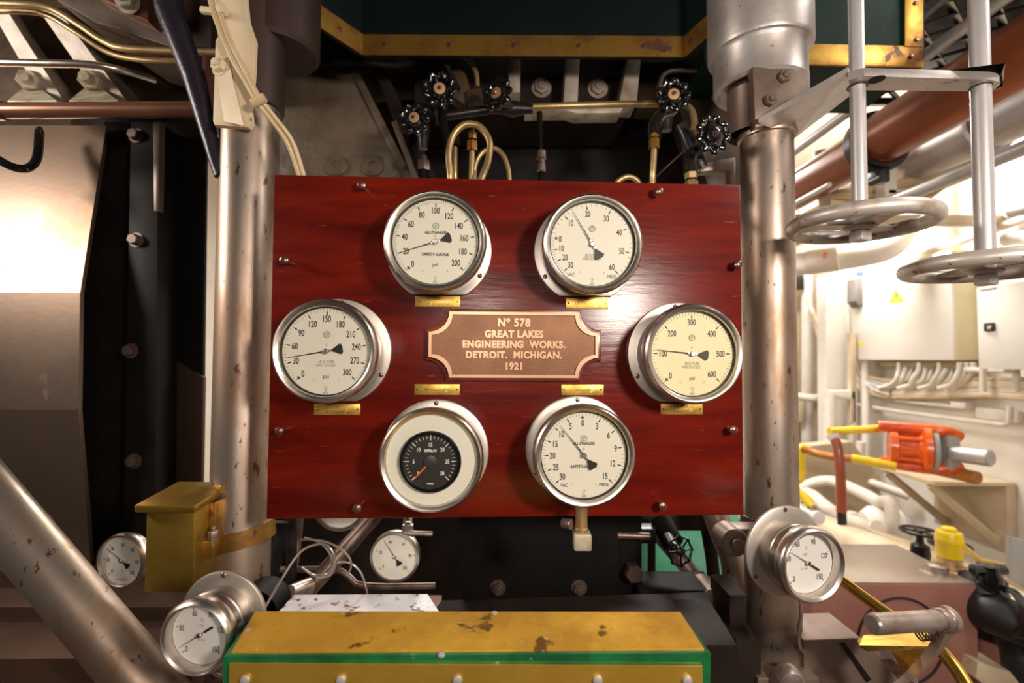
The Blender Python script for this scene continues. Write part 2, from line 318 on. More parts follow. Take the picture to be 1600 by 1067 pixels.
# board brackets at the back reach the columns
def arc_text_ticks(mb, mw, z, r0, r1, w, angs):
    for a in angs:
        q = math.radians(90 - a); d = V((math.cos(q), math.sin(q), 0)); t = V((-d.y, d.x, 0))
        p = [d * r0 - t * w / 2, d * r1 - t * w / 2, d * r1 + t * w / 2, d * r0 + t * w / 2]
        mb.add([mw @ (k + V((0, 0, z))) for k in p], [(0, 1, 2, 3)])
def interp_minor(anchors, n, med=None):
    out, outm = [], []
    for a, c in zip(anchors, anchors[1:]):
        for k in range(1, n):
            (outm if med and k == med else out).append(a + (c - a) * k / n)
    return out, outm
def gauge_body(t, mw, R, d, fr=None, chord=None, screws=(), dial='dial', flange='steel_flange', lip=.86, rec=.014, caser=.9, black=True, dr=None, step=True):
    o = mw.to_translation(); n = (mw.to_3x3() @ V((0, 0, 1))).normalized(); X = mw.to_3x3() @ V((1, 0, 0)); Y = mw.to_3x3() @ V((0, 1, 0))
    if fr:
        f = MB()
        if chord:
            a0 = math.acos(chord); N = 64; poly = []
            for i in range(N + 1):
                q = -PI / 2 + a0 + (2 * PI - 2 * a0) * i / N; poly.append((fr * math.cos(q), fr * math.sin(q)))
            f.prism(poly, o + n * .006, X, Y, .0058, .0015)
        else:
            f.lathe(o, n, [(0, .0002), (fr - .001, .0002), (fr, .002), (fr - .0005, .005), (fr - .003, .0065), (R * caser, .0065)], 64)
        f.build('mounting_flange', flange, t)
        for a in screws:
            q = math.radians(90 - a); s = MB(); c = mw @ V((fr * .925 * math.cos(q), fr * .925 * math.sin(q), .0055))
            s.lathe(c, n, [(0, 0), (.0042, 0), (.0042, .0012), (.003, .0026), (.0012, .003), (.0012, .0016), (0, .0016)], 14); s.build('flange_screw', 'bolt_copper', t)
    rc = R * caser
    c = MB()
    prof = [(rc, .004), (rc, d * .36), (rc + .0016, d * .38), (rc + .0016, d * .44), (rc, d * .46), (rc, d - .016)] if step else [(rc, .004), (rc, d - .016)]
    c.lathe(o, n, prof + [(rc, d - max(.018, rec + .004)), (rc * .6, d - max(.018, rec + .004))] if False else prof[:-1] + [(rc, d - max(.016, rec + .004)), (rc * .6, d - max(.016, rec + .004))], 64); c.build('case', 'case', t)
    z = MB(); li = R * lip
    z.lathe(o, n, [(rc, d - max(.022, rec + .004)), (R - .002, d - .021), (R, d - .018), (R, d - .007), (R - .002, d - .0025), (R - .005, d), (li + .004, d - .001), (li + .001, d - .003), (li, d - .006), (li, d - rec + .0005)], 72)
    z.build('bezel_ring', 'steel', t)
    dz = d - rec
    if black:
        g = MB(); g.lathe(o, n, [(li + .0005, dz - .001), (li + .0005, dz + .0035), (li - .0022, dz + .0035), (li - .0022, dz - .001)], 64); g.build('shadow_ring', 'ink', t)  # black ring stands in for the shadow on the bezel's inner wall
    dd = MB(); rr = dr or (li - .0003); dd.lathe(o, n, [(0, dz - .0015), (rr, dz - .0015), (rr, dz), (0, dz)], 64); dd.build('dial_face', dial, t)
    g = MB(); g.lathe(o, n, [(0, d - .0052), (li, d - .0052), (li, d - .0068), (0, d - .0068)], 48); g.build('glass_pane', 'glass', t)
    return dz
def needle(t, mw, dz, ang, L, tail, w=.0012, kind='wedge', m='ink', hub=.0045, hubm='steel'):
    q = math.radians(90 - ang); d = V((math.cos(q), math.sin(q), 0)); s = V((-d.y, d.x, 0)); zz = dz + .0035
    def P(a, c): return (a, c)
    poly = [(L, -w * .15), (L, w * .15), (0, w * .9), (-tail * .25, w * .6)]
    if kind == 'wedge': poly += [(-tail * .34, w * .7), (-tail * .9, tail * .33), (-tail, tail * .2), (-tail, -tail * .2), (-tail * .9, -tail * .33), (-tail * .34, -w * .7)]
    else: poly += [(-tail * .35, w * .5), (-tail * .36, w * 1.8), (-tail, w * 2), (-tail, -w * 2), (-tail * .36, -w * 1.8), (-tail * .35, -w * .5)]
    poly += [(-tail * .25, -w * .6), (0, -w * .9)]
    X = mw.to_3x3() @ d; Y = mw.to_3x3() @ s; n = (mw.to_3x3() @ V((0, 0, 1))).normalized()
    b = MB(); b.prism(poly, mw @ V((0, 0, zz)), X, Y, .0006); nd = b.build('pointer', m, t, smooth=False)
    b = MB(); b.lathe(mw @ V((0, 0, dz)), n, [(hub * .7, 0), (hub * .7, .004), (hub, .004), (hub, .0055), (hub * .8, .0062), (0, .0062)], 20)
    if kind == 'wedge':
        for k in (-1.5, 1.5): b.lathe(mw @ (V((0, 0, zz)) + d * hub * k), n, [(hub * .42, 0), (hub * .42, .001), (0, .0012)], 10)
    b.build('pointer_hub', hubm, t)
def logo(mb, mw, x, y, z, r):
    n = 6; a = [mw @ V((x + r * math.cos(k * PI / 3 + PI / 6), y + r * math.sin(k * PI / 3 + PI / 6), z)) for k in range(6)]
    c = [mw @ V((x + r * .9 * math.cos(k * PI / 3 + PI / 6), y + r * .9 * math.sin(k * PI / 3 + PI / 6), z)) for k in range(6)]
    mb.add(a + c, [(k, (k + 1) % 6, (k + 1) % 6 + 6, k + 6) for k in range(6)])
    a = circ(mw, r * .74, z, 20, x, y); c = circ(mw, r * .64, z, 20, x, y)
    mb.add(a + c, [(k, (k + 1) % 20, (k + 1) % 20 + 20, k + 20) for k in range(20)])
    for s in (-1, 1): mb.add([mw @ V((x + s * r * .42, y + r * .38, z)), mw @ V((x + s * r * .2, y + r * .38, z)), mw @ V((x, y - r * .02, z)), mw @ V((x, y - r * .34, z))], [(0, 1, 2, 3)])
    mb.add([mw @ V((x - r * .22, y - r * .30, z)), mw @ V((x + r * .22, y - r * .30, z)), mw @ V((x + r * .22, y - r * .42, z)), mw @ V((x - r * .22, y - r * .42, z))], [(0, 1, 2, 3)])
RB, DB, FB = .0862, .078, .0945
def big_gauge(px, py, label, nums, anchors, minor, med, pang, dial='dial', flange_chord=None, screws=(), texts=(), numr=.735, numsize=.0150, light=(), zero=None, ndl=True):
    mw = frame_on(px, py, DB - .004)
    t = thing('pressure_gauge', label, 'gauge', m=mw)
    dz = gauge_body(t, mw, RB, DB, FB, flange_chord, screws, dial); z = dz + .0004; DR = RB * .86
    mi, me = interp_minor(anchors, minor, med) if isinstance(minor, int) else minor
    b = MB(); arc_text_ticks(b, mw, z, DR * .885, DR * .955, .00045, mi); arc_text_ticks(b, mw, z, DR * .865, DR * .955, .0006, me); arc_text_ticks(b, mw, z, DR * .88, DR * .955, .0005, anchors)
    b.build('fine_scale', 'ink', t, smooth=False, fix=False)
    b = MB(); arc_text_ticks(b, mw, z, DR * .81, DR * .885, .0019, anchors)
    if zero is not None:
        q = math.radians(90 - zero); arc_text_ticks(b, mw, z, DR * .835, DR * .86, .0062, [zero])
    b.build('scale_mark', 'ink', t, smooth=False, fix=False)
    b = MB()
    for s, a in nums:
        q = math.radians(90 - a); hw = len(s) * numsize * .66 * .31; rr = DR * .80 - hw * abs(math.cos(q)) - numsize * .36 * abs(math.sin(q))
        put_text(b, mw, s, rr * math.cos(q), rr * math.sin(q), z, numsize, .66, bold=.00022)
    b.build('numerals', 'ink', t, smooth=False, fix=False)
    b = MB()
    for (s, x, y, h, sx, bold) in texts: put_text(b, mw, s, x * DR, y * DR, z, h, sx, bold=bold)
    if b.v: b.build('dial_lettering', 'ink', t, smooth=False, fix=False)
    b = MB()
    for (s, x, y, h, sx) in light: put_text(b, mw, s, x * DR, y * DR, z, h, sx)
    logo(b, mw, 0, DR * .37, z, DR * .085)
    b.build('small_print', 'ink_soft', t, smooth=False, fix=False)
    if ndl: needle(t, mw, dz, pang, DR * .87, DR * .37)
    return t, mw, dz
CE = 'Gauge'
small = [('a', -.28, -.66, .006, .8), ('z', .28, -.66, .006, .8), ('1.6', 0, -.80, .006, .8), ('A', 0, -.87, .006, .8), ('WK', 0, -.93, .0065, .8)]
t1, m1, d1 = big_gauge(679.5, 376, 'round steel pressure dial reading 0 to 200 psi, upper left of the board', [(str(k * 20), -135 + 27 * k) for k in range(11)], [-135 + 27 * k for k in range(11)], 10, 5, -108,
    flange_chord=.86, screws=(122,), zero=-135, texts=[('ALL STAINLESS', 0, .22, .0062, .9, .0002), ('SAFETY-GAUGE', 0, -.28, .0072, .9, .0002), ('psi', 0, -.53, .0085, .95, .0001)], light=small + [('6', 0, .14, .006, 1)])
t2, m2, d2 = big_gauge(927, 380, 'round steel compound dial marked 30 VAC to 60 PRESS, upper right of the board', [('30', -134), ('20', -116), ('10', -98), ('0', -81)] + [(str(10 * (k + 1)), -81 + 36.5 * (k + 1)) for k in range(6)],
    [-134, -116, -98.5, -81, -44.5, -8, 28.5, 65, 101.5, 138], 5, None, -31, flange_chord=.86, screws=(-122,), zero=-81, texts=[('VAC', -.49, -.70, .0085, .8, 0), ('PRESS', .46, -.74, .0085, .8, 0)],
    light=[('28 SS TUBE', 0, -.25, .0065, .8), ('AND SOCKET', 0, -.33, .0065, .8)] + small[2:] + [('a', -.28, -.64, .006, .8), ('z', .28, -.66, .006, .8), ('C', 0, .1, .006, 1)], numsize=.0145)
t3, m3, d3 = big_gauge(507, 548.5, 'round steel pressure dial reading 0 to 300 psi, at the left edge of the board', [(str(30 * k), -135 + 27 * k) for k in range(11)], [-135 + 27 * k for k in range(11)], 6, None, -100,
    flange_chord=.93, screws=(118, 4), zero=-135, texts=[('psi', 0, -.58, .0095, .95, 0)], light=[('28 SS TUBE', 0, -.23, .0068, .8), ('AND SOCKET', 0, -.31, .0068, .8)] + small + [('6', 0, .14, .006, 1)])
t4, m4, d4 = big_gauge(1085, 552.5, 'steel pressure dial with yellowed face, 0 to 600 psi, right edge of the board', [(str(100 * k), -135 + 45 * k) for k in range(7)], [-135 + 45 * k for k in range(7)], 10, 5, -84,
    dial='dial_yellow', flange_chord=.93, screws=(-118, -4), zero=-135, texts=[('psi', 0, -.58, .0095, .95, 0)], light=[('28 SS TUBE', 0, -.23, .0068, .8), ('AND SOCKET', 0, -.31, .0068, .8)] + small + [('C', 0, .14, .006, 1)])
t6, m6, d6 = big_gauge(914, 712.5, 'round steel vacuum dial marked 30 VAC to 15 PRESS, lower right of the board', [(str(k), a) for k, a in zip((30, 25, 20, 15, 10, 5, 0, 3, 6, 9, 12, 15), (-135, -113, -91, -69, -47, -25, -2, 25, 52, 79, 106, 134))],
    [-135, -113, -91, -69, -47, -25, -2, 25, 52, 79, 106, 134], 5, None, -39, screws=(0, 120, -120), zero=-2, texts=[('ALL STAINLESS', 0, .26, .0062, .9, .0002), ('SAFETY-GAUGE', 0, -.26, .0072, .9, .0002), ('VAC', -.45, -.68, .0078, .8, .0001), ('PRESS', .46, -.67, .0078, .8, .0001)], light=small + [('6', 0, .14, .006, 1)])
# brass stem under the vacuum dial
b = MB(); n = m6.to_3x3() @ V((0, 0, 1)); q = m6 @ V((-.002, 0, .052))
b.lathe(q + V((0, 0, -.076)), (0, 0, -1), [(0, 0), (.013, 0), (.013, .012), (.0105, .016), (.0105, .048), (.012, .05), (.012, .056)], 16)
b.build('stem', 'tube_brass', t6)
b = MB(); b.box(q + V((.001, 0, -.146)), (.03, .03, .028), None, .003); b.build('stem_block', 'bolt_cream', t6)
b = MB(); b.rod(q + V((-.016, 0, -.12)), q + V((-.03, .012, -.122)), .009, 12); b.build('side_plug', 'bolt', t6)
# revolutions counter: white insert with a small black tachometer
m5 = frame_on(673.5, 719.5, DB - .004)
t5 = thing('tachometer', 'black revolutions dial with orange pointer inside a white ring, lower left of the board', 'gauge', m=m5)
dz = gauge_body(t5, m5, RB, DB, FB, None, (0, 120, -120), 'ring_white', lip=.87, rec=.010, black=False)
n5 = (m5.to_3x3() @ V((0, 0, 1))).normalized(); o5 = m5.to_translation() - (m5.to_3x3() @ V((.0015, 0.0025, 0)))
m5b = m5 @ Matrix.Translation((-.0015, -.0025, 0)); RI = .0505
b = MB(); b.lathe(o5, n5, [(RI, dz), (RI + .0005, dz + .006), (RI - .0015, dz + .0085), (RI - .005, dz + .0085), (RI - .006, dz + .006), (RI - .006, dz + .0012)], 56); b.build('inner_bezel', 'black_gloss', t5)
b = MB(); b.lathe(o5, n5, [(RI - .005, dz), (RI - .005, dz + .0012), (0, dz + .0012)], 48); b.build('inner_dial', 'dial_black', t5)
z = dz + .0016; DR = .0445; anc = [-135 + 45 * k for k in range(7)]
b = MB(); mi, _ = interp_minor(anc, 5, None); arc_text_ticks(b, m5b, z, DR * .83, DR * .94, .0007, mi); arc_text_ticks(b, m5b, z, DR * .78, DR * .96, .0014, anc); b.build('scale_mark', 'ink_white', t5, smooth=False, fix=False)
b = MB()
for k in range(7):
    q = math.radians(90 - anc[k]); put_text(b, m5b, str(5 * k), DR * .62 * math.cos(q), DR * .62 * math.sin(q), z, .0092, .8, bold=.0002)
b.build('numerals', 'ink_white', t5, smooth=False, fix=False)
b = MB(); put_text(b, m5b, 'RPMx10', 0, DR * .4, z, .0062, .95, bold=.0002); put_text(b, m5b, 'VDO', 0, -DR * .82, z, .0042, 1.2, bold=.0002); b.build('dial_lettering', 'ink_white', t5, smooth=False, fix=False)
q = math.radians(90 + 137); d = V((math.cos(q), math.sin(q), 0)); s = V((-d.y, d.x, 0)); b = MB()
b.prism([(DR * .22, -.0012), (DR * .9, -.0006), (DR * .9, .0006), (DR * .22, .0012)], m5b @ V((0, 0, z + .002)), m5.to_3x3() @ d, m5.to_3x3() @ s, .0006); b.build('pointer', 'orange_needle', t5, smooth=False)
b = MB(); b.lathe(o5, n5, [(DR * .24, z), (DR * .24, z + .003), (DR * .2, z + .0036), (0, z + .0036)], 20); b.build('pointer_hub', 'dial_black', t5)
# ---- brass name tags
def name_tag(px, py, lines, label, w=.081, h=.0195, sz_=.0066):
    m = frame_on(px, py, .001); t = thing('name_tag', label, 'tag', m=m)
    b = MB(); X = m.to_3x3() @ V((1, 0, 0)); Y = m.to_3x3() @ V((0, 1, 0))
    b.prism([(-w / 2, -h / 2), (w / 2, -h / 2), (w / 2, h / 2), (-w / 2, h / 2)], m @ V((0, 0, .002)), X, Y, .0019, .0003); b.build('plate', 'brass_tag', t)
    n = m.to_3x3() @ V((0, 0, 1))
    for s in (-1, 1):
        b = MB(); b.lathe(m @ V((s * w * .44, 0, .0018)), n, [(.0018, 0), (.0018, .0008), (.001, .0014), (0, .0014)], 10); b.build('pin', 'bolt_copper', t)
    b = MB()
    for k, l in enumerate(lines):
        y = (len(lines) - 1) * .0045 - k * .009; put_text(b, m, l, 0, y, .0023, sz_, .95, spacing=1.1)
    b.build('engraving', 'ink_brown', t, smooth=False, fix=False)
name_tag(684, 471, ['2ND', 'I.P. CYLINDER'], 'brass tag under the upper left dial of the board')
name_tag(917, 474, ['L.P. CYLINDER'], 'brass tag under the upper right dial engraved with a single line', w=.078)
name_tag(527, 639.5, ['1ST', 'I.P. CYLINDER'], 'brass tag under the left edge dial, tucked below its steel ring')
name_tag(1065, 639, ['H.P. CYLINDER', 'THROTTLE'], 'brass tag engraved THROTTLE under the yellowed right edge dial', w=.078)
name_tag(683, 608.5, ['REVOLUTIONS'], 'brass tag engraved REVOLUTIONS above the black revolutions dial')
name_tag(910, 609, ['VACUUM'], 'brass tag engraved VACUUM above the lower right dial', w=.078)
# ---- builder's plaque
mp = frame_on(803, 539, .01)
pl = thing('builders_plaque', 'bronze builder plaque with raised lettering and scalloped corners, centre of the board', 'plaque', m=mp)
def scallop(w, h, r, n=10):
    P = []
    for cx, cy, a0 in ((w / 2, h / 2, 270), (-w / 2, h / 2, 0), (-w / 2, -h / 2, 90), (w / 2, -h / 2, 180)):
        seg = [(cx + r * math.cos(math.radians(a0 - 90 * i / n)), cy + r * math.sin(math.radians(a0 - 90 * i / n))) for i in range(n + 1)]
        P += seg
    return P
PX = mp.to_3x3() @ V((1, 0, 0)); PY = mp.to_3x3() @ V((0, 1, 0))
def ringp(mb, w, h, r, w2, h2, r2, z0, z1):
    A = scallop(w, h, r); B = scallop(w2, h2, r2); n = len(A)
    a = [mp @ V((x, y, z0)) for x, y in A] + [mp @ V((x, y, z1)) for x, y in B]; mb.add(a, [(i, (i + 1) % n, (i + 1) % n + n, i + n) for i in range(n)])
b = MB(); b.prism(scallop(.318, .130, .037), mp @ V((0, 0, .009)), PX, PY, .0088, .003); b.build('backing_board', 'wood_edge', pl)
b = MB(); b.prism(scallop(.300, .114, .036), mp @ V((0, 0, .013)), PX, PY, .0042); b.build('plate', 'plaque', pl)
b = MB(); W1 = (.304, .118, .0365); W2 = (.2935, .1075, .0365)
ringp(b, *W1, *W1, .0088, .0165); ringp(b, *W1, *W2, .0165, .0165); ringp(b, *W2, *W2, .0165, .0128); b.build('raised_border', 'plaque_hi', pl)
for s, y, size in [('Nº 578', .040, .0205), ('GREAT LAKES', .0195, .0175), ('ENGINEERING  WORKS.', .0010, .0175), ('DETROIT.  MICHIGAN.', -.0178, .0175), ('1921', -.0382, .0175)]:
    b = MB(); v, f = text_geo(s, size * .97, .93, extrude=.0014, bold=.0009, spacing=1.1); b.add([mp @ V((p.x, p.y + y, p.z + .0141)) for p in v], f); b.build('raised_lettering', 'plaque_hi', pl, smooth=False)
# ================================================================ setting
CX0, CX1 = -2.6, 2.53
def plane_box(name, lo, hi, m):
    b = MB(); b.box([(a + c) / 2 for a, c in zip(lo, hi)], [c - a for a, c in zip(lo, hi)]); return struct(b.build(name, m, smooth=False))
plane_box('floor', (-2.6, -1.2, -.05), (2.6, 5.0, 0), 'floor')
plane_box('wall_back', (-2.6, 4.9, 0), (2.6, 5.0, 3.2), 'white_wall')
plane_box('wall_right', (2.53, -.2, 0), (2.63, 4.9, 3.2), 'white_wall')
plane_box('wall_left', (-2.6, 1.75, 0), (-2.5, 4.9, 3.2), 'white_wall')
plane_box('ceiling', (-2.6, 1.95, 3.2), (2.63, 5.0, 3.26), 'white_wall')
# ================================================================ the two columns
def ring_on(mb, c, r, h, tube): mb.lathe((c[0], c[1], h), (0, 0, 1), [(r, -tube), (r + tube, -tube * .4), (r + tube, tube * .4), (r, tube)], 48)
LC = at(384, 500, 1.0); LC = V((LC.x, 1.0, 0))
RC = at(1201, 500, 1.09); RC = V((RC.x, 1.09, 0))
lcol = thing('steel_column', 'worn bright steel column left of the red board with brown stains', 'column', loc=(LC.x, LC.y, 0))
zt = at(384, 195, 1.0).z
b = MB(); b.lathe((LC.x, LC.y, 0), (0, 0, 1), [(.075, 0), (.075, .9), (.0565, .96), (.0565, zt + .03)], 56); b.build('shaft', 'column', lcol)
b = MB(); b.lathe((LC.x, LC.y, zt + .03), (0, 0, 1), [(.0565, 0), (.064, .003), (.064, .7), (0, .7)], 48); b.lathe((LC.x + .028, LC.y + .045, zt + .03), (0, 0, 1), [(0, .145), (.06, .145), (.084, .148), (.090, .156), (.090, .7), (0, .7)], 48); b.build('dark_sleeve', 'column_dark', lcol)
rcol = thing('steel_column', 'steel column right of the red board under a broad silver cap', 'column', loc=(RC.x, RC.y, 0))
z1 = at(1201, 212, 1.09).z; z0 = at(1215, 975, 1.09).z; zb = at(1215, 1030, 1.05).z
b = MB(); b.lathe((RC.x, RC.y, 0), (0, 0, 1), [(.068, zb), (.068, zb + .01), (.058, z0), (.0555, z0 + .05), (.0555, z1 - .012), (.061, z1 - .01), (.063, z1 - .003), (.061, z1 + .004), (.055, z1 + .006)], 56); b.build('shaft', 'column', rcol)
z2 = at(1185, 70, 1.09).z
b = MB(); b.lathe((RC.x - .03, RC.y, 0), (0, 0, 1), [(.055, z1), (.055, z2 - .03), (.062, z2 - .02), (.062, z2 + .1)], 48); b.build('neck', 'plate_brown', rcol)
zc = at(1195, 108, 1.0).z
b = MB(); b.lathe((RC.x - .015, RC.y, 0), (0, 0, 1), [(.062, zc + .012), (.085, zc + .008), (.089, zc), (.093, zc), (.098, zc + .006), (.098, zc + .075), (.103, zc + .083), (.108, zc + .085), (.111, zc + .092), (.111, zc + .3), (0, zc + .3)], 64); b.build('cap_flange', 'cast_silver', rcol)
b = MB(); c = at(1228, 1046, 1.0); b.box((c.x, 1.06, zb - .10), (.125, .14, .2), None, .004); b.build('base_block', 'plate_brown', rcol)
b = MB(); c = at(1228, 1062, .99); b.lathe(c, (0, -1, 0), [(.034, 0), (.033, .012), (.026, .022), (.012, .027), (0, .028)], 32); b.build('boss', 'bare_cast', rcol)
# bolted plate on the neck of the right column
b = MB(); b.slab([(1176, 104), (1266, 110), (1267, 156), (1180, 200)], 1.0, .02, .002); bp_ = b.build('bracket_plate', 'plate_brown', rcol)
for px, py, a in ((1224, 121, .2), (1202, 158, .6)):
    b = MB(); b.hexbolt(at(px, py, .999), (0, -1, 0), .0135, .011, a, tip=True, washer=False); b.build('hex_bolt', 'bolt', rcol)
# vertical edge line
# arm plate with two valve rods
ZP = at(1440, 110, .86).z
arm = thing('rod_guide_bracket', 'silver painted flat bracket guiding two vertical rods, right of the column', 'bracket', loc=(at(1345, 120, .88).x, .88, ZP))
def atzp(px, py): return atz(px, py, ZP - .0)
pA = [atz(a, c, ZP) for a, c in ((1325, 112), (1350, 105), (1547, 111), (1559, 114), (1566, 121))]
zu = ZP - .016
pB = [atz(a, c, zu) for a, c in ((1567, 128), (1563, 138), (1551, 143), (1340, 141))]
P2 = [(p.x, p.y) for p in pA + pB]
hole = None
b = MB(); b.prism(P2, (0, 0, zu), (1, 0, 0), (0, -1, 0), 0) if False else b.prism(P2, (0, 0, ZP), (1, 0, 0), (0, 1, 0), .016, .002); b.build('guide_plate', 'cast_silver', arm)
# sloping strap from the column up to the guide plate
s0 = at(1185, 192, .99); s1 = at(1325, 113, pA[0].y); s2 = at(1342, 139, .97); s3 = at(1242, 216, 1.13); s0b = at(1190, 216, 1.13)
b = MB(); up = V((0, 0, .010)); v = [s0, s1, s2, s3]; b.add(v + [p + up for p in v], [(3, 2, 1, 0), (4, 5, 6, 7), (0, 1, 5, 4), (1, 2, 6, 5), (2, 3, 7, 6), (3, 0, 4, 7)]); b.build('sloping_strap', 'cast_silver', arm)
R1 = at(1341, 200, .885); R2 = at(1534, 200, .885)
for R in (R1, R2):
    b = MB(); b.lathe((R.x, R.y, zu - .0015), (0, 0, 1), [(.0135, 0), (.0172, 0), (.0172, .0016), (.0135, .0016)], 28); b.build('guide_hole', 'black', arm)
h = atz(1370, 124, zu); b = MB(); b.lathe((h.x, h.y, zu - .001), (0, 0, 1), [(0, 0), (.013, 0), (.013, .0011), (0, .0011)], 24); b.build('empty_hole', 'dark_brown', arm)
def spindle_wheel(R, px, py, wr, label, rodr, spokes, label_rod, rot=0, seed=0):
    c = at(px, py, R.y); zc = c.z; X = R.x + 0
    t = thing('valve_handwheel', label, 'handwheel', loc=(X, R.y, zc - .03))
    b = MB(); b.tube([(X, R.y, zc + .01), (X, R.y, 2.9)], rodr, 24); b.build('spindle_rod', 'rod_silver', t)
    b = MB(); pts = [(X + wr * math.cos(k * PI / 36), R.y + wr * math.sin(k * PI / 36), zc) for k in range(72)]; b.tube(pts, .0135, 16, closed=True); b.build('rim', 'wheel', t)
    for k in range(spokes):
        q = rot + 2 * PI * k / spokes; d = V((math.cos(q), math.sin(q), 0)); s = V((-d.y, d.x, 0)); b = MB()
        pr = [V((X, R.y, zc - .004)) + d * .012, V((X, R.y, zc + .002)) + d * (wr * .5), V((X, R.y, zc)) + d * (wr - .004)]
        for a, c2, w0, w1 in ((pr[0], pr[1], .022, .017), (pr[1], pr[2], .017, .026)):
            u = V((0, 0, .004)); v = [a - s * w0 - u, a + s * w0 - u, c2 + s * w1 - u, c2 - s * w1 - u]; v += [p + u * 2 for p in v]
            b.add(v, [(0, 1, 2, 3), (7, 6, 5, 4), (0, 4, 5, 1), (1, 5, 6, 2), (2, 6, 7, 3), (3, 7, 4, 0)])
        b.build('spoke', 'wheel', t)
    b = MB(); b.lathe((X, R.y, zc - .014), (0, 0, 1), [(0, 0), (.022, 0), (.026, .004), (.026, .018), (.020, .030), (0, .030)], 28); b.build('hub', 'wheel', t)
    b = MB(); b.box((X, R.y, zc - .024), (.026, .026, .02), Matrix.Rotation(.3, 3, 'Z'), .003); b.build('square_nut', 'rod_silver', t)
spindle_wheel(R1, 1354, 349, .1085, 'worn silver handwheel hanging on a thin rod just right of the column', .0128, 3, '', .6)
spindle_wheel(R2, 1541, 417, .1165, 'worn silver handwheel at the right picture edge, hanging on the thicker rod', .0153, 3, '', 1.3)
# ================================================================ left of the board
# sleeve collar, cream bracket, cables
br = thing('cable_bracket', 'cream painted steel bracket hanging in front of the left column top', 'bracket', loc=at(360, 190, .93))
b = MB(); b.slab([(322, -40), (380, -40), (387, 30), (398, 62), (396, 110), (391, 170), (393, 192), (388, 199), (334, 195), (332, 188), (336, 62), (340, 56), (331, 20)], .92, .012, .003); b.build('flat_plate', 'cream', br)
b = MB(); a0, a1, a2, a3 = at(357, 80, .918), at(362, 118, .905), at(381, 196, .905), at(350, 190, .919); b.add([a0, a1, a2, a3, at(338, 120, .919)], [(0, 1, 4), (1, 2, 3), (1, 3, 4)]); b.build('stiffener', 'cream', br)
b = MB(); c = at(345, 104, .918); b.hexbolt(c, (-.3, -1, .1), .015, .012, .3); b.build('painted_bolt', 'cream', br)
b = MB(); c = at(334, 18, .905); b.box(c, (.05, .012, .012), Matrix.Rotation(.1, 3, 'Y'), .003); b.lathe(at(350, 18, .905), (0, -1, 0), [(.010, 0), (.010, .012), (.006, .014), (0, .014)], 14); b.build('cable_clip', 'cream', br)
CBL = [([(322, -30), (334, 20), (350, 62), (364, 95), (382, 125), (401, 158), (425, 190), (450, 225), (468, 275)], 'cream cable on the bracket front, leftmost of the clipped pair'),
       ([(332, -30), (344, 20), (358, 62), (374, 95), (390, 125), (407, 155), (431, 186), (457, 222), (475, 275)], 'cream cable on the bracket front, right one of the clipped pair')]
for pts, lb in CBL:
    b = MB(); P = cr([at(x, y, .90 if i < 6 else .90 + (i - 5) * .025) for i, (x, y) in enumerate(pts)], 5); b.tube(P, .0048, 10); tag(b.build('cable', 'cream_cable'), lb, 'cable')
b = MB(); c = at(404, 157, .895); b.tube([c + V((-.012, 0, -.006)), c + V((.012, 0, .006))], .0085, 12); tag(b.build('cable_tie', 'cream_cable'), 'pale band binding the two cream cables below the bracket', 'cable tie')
b = MB(); b.slab([(315, 86), (345, 86), (345, 176), (315, 176)], .97, .02, .001); tag(b.build('mounting_plate', 'red_block'), 'small oxide-brown plate behind the cream bracket', 'plate')
# black diagonal bar
b = MB(); b.tube([at(252, -60, .95), at(266, 20, .95), at(303, 120, .96), at(337, 250, .965), at(345, 275, .965)], [.026, .0255, .021, .013, .012], 24); tag(b.build('diagonal_bar', 'bar_blue'), 'blue-black diagonal bar running down to the left column', 'bar')
# big steel casing
cas = thing('condenser_casing', 'large faceted steel casing at the left picture edge, brownish below', 'casing', loc=at(0, 940, 1.3))
rows = [(196, 166, 1.33), (457, 125, 1.22), (640, 122, 1.215), (895, 143, 1.27), (950, 140, 1.27)]
for i, (a, c) in enumerate(zip(rows, rows[1:])):
    if i == 3: continue
    tl, tr_, br_, bl = at(-120, a[0], a[2]), at(a[1], a[0], a[2]), at(c[1], c[0], c[2]), at(-120, c[0], c[2])
    bk = V((0, .012, 0)); v = [tl, tr_, br_, bl]; b = MB(); b.add(v + [p + bk for p in v], [(0, 3, 2, 1), (4, 5, 6, 7), (0, 1, 5, 4), (1, 2, 6, 5), (2, 3, 7, 6), (3, 0, 4, 7)])
    b.build('casing_panel', 'casing', cas, smooth=False)
b = MB(); b.slab([(-120, 892), (146, 888), (150, 905), (148, 950), (-120, 950)], 1.255, .03, .003); b.build('lower_flange', 'casing_low', cas)
b = MB(); b.slab([(-120, 948), (335, 948), (335, 1035), (-120, 1035)], 1.16, .5, .004); tag(b.build('bed_plinth', 'casing_low'), 'oiled brown plinth running under the steel casing, lower left', 'plinth')
b = MB(); b.slab([(-140, 1030), (300, 1027), (300, 1300), (-140, 1300)], 1.02, .14, .004); tag(b.build('bed_step', 'casing_low'), 'lower brown step with a bright edge at the bottom left corner', 'step')
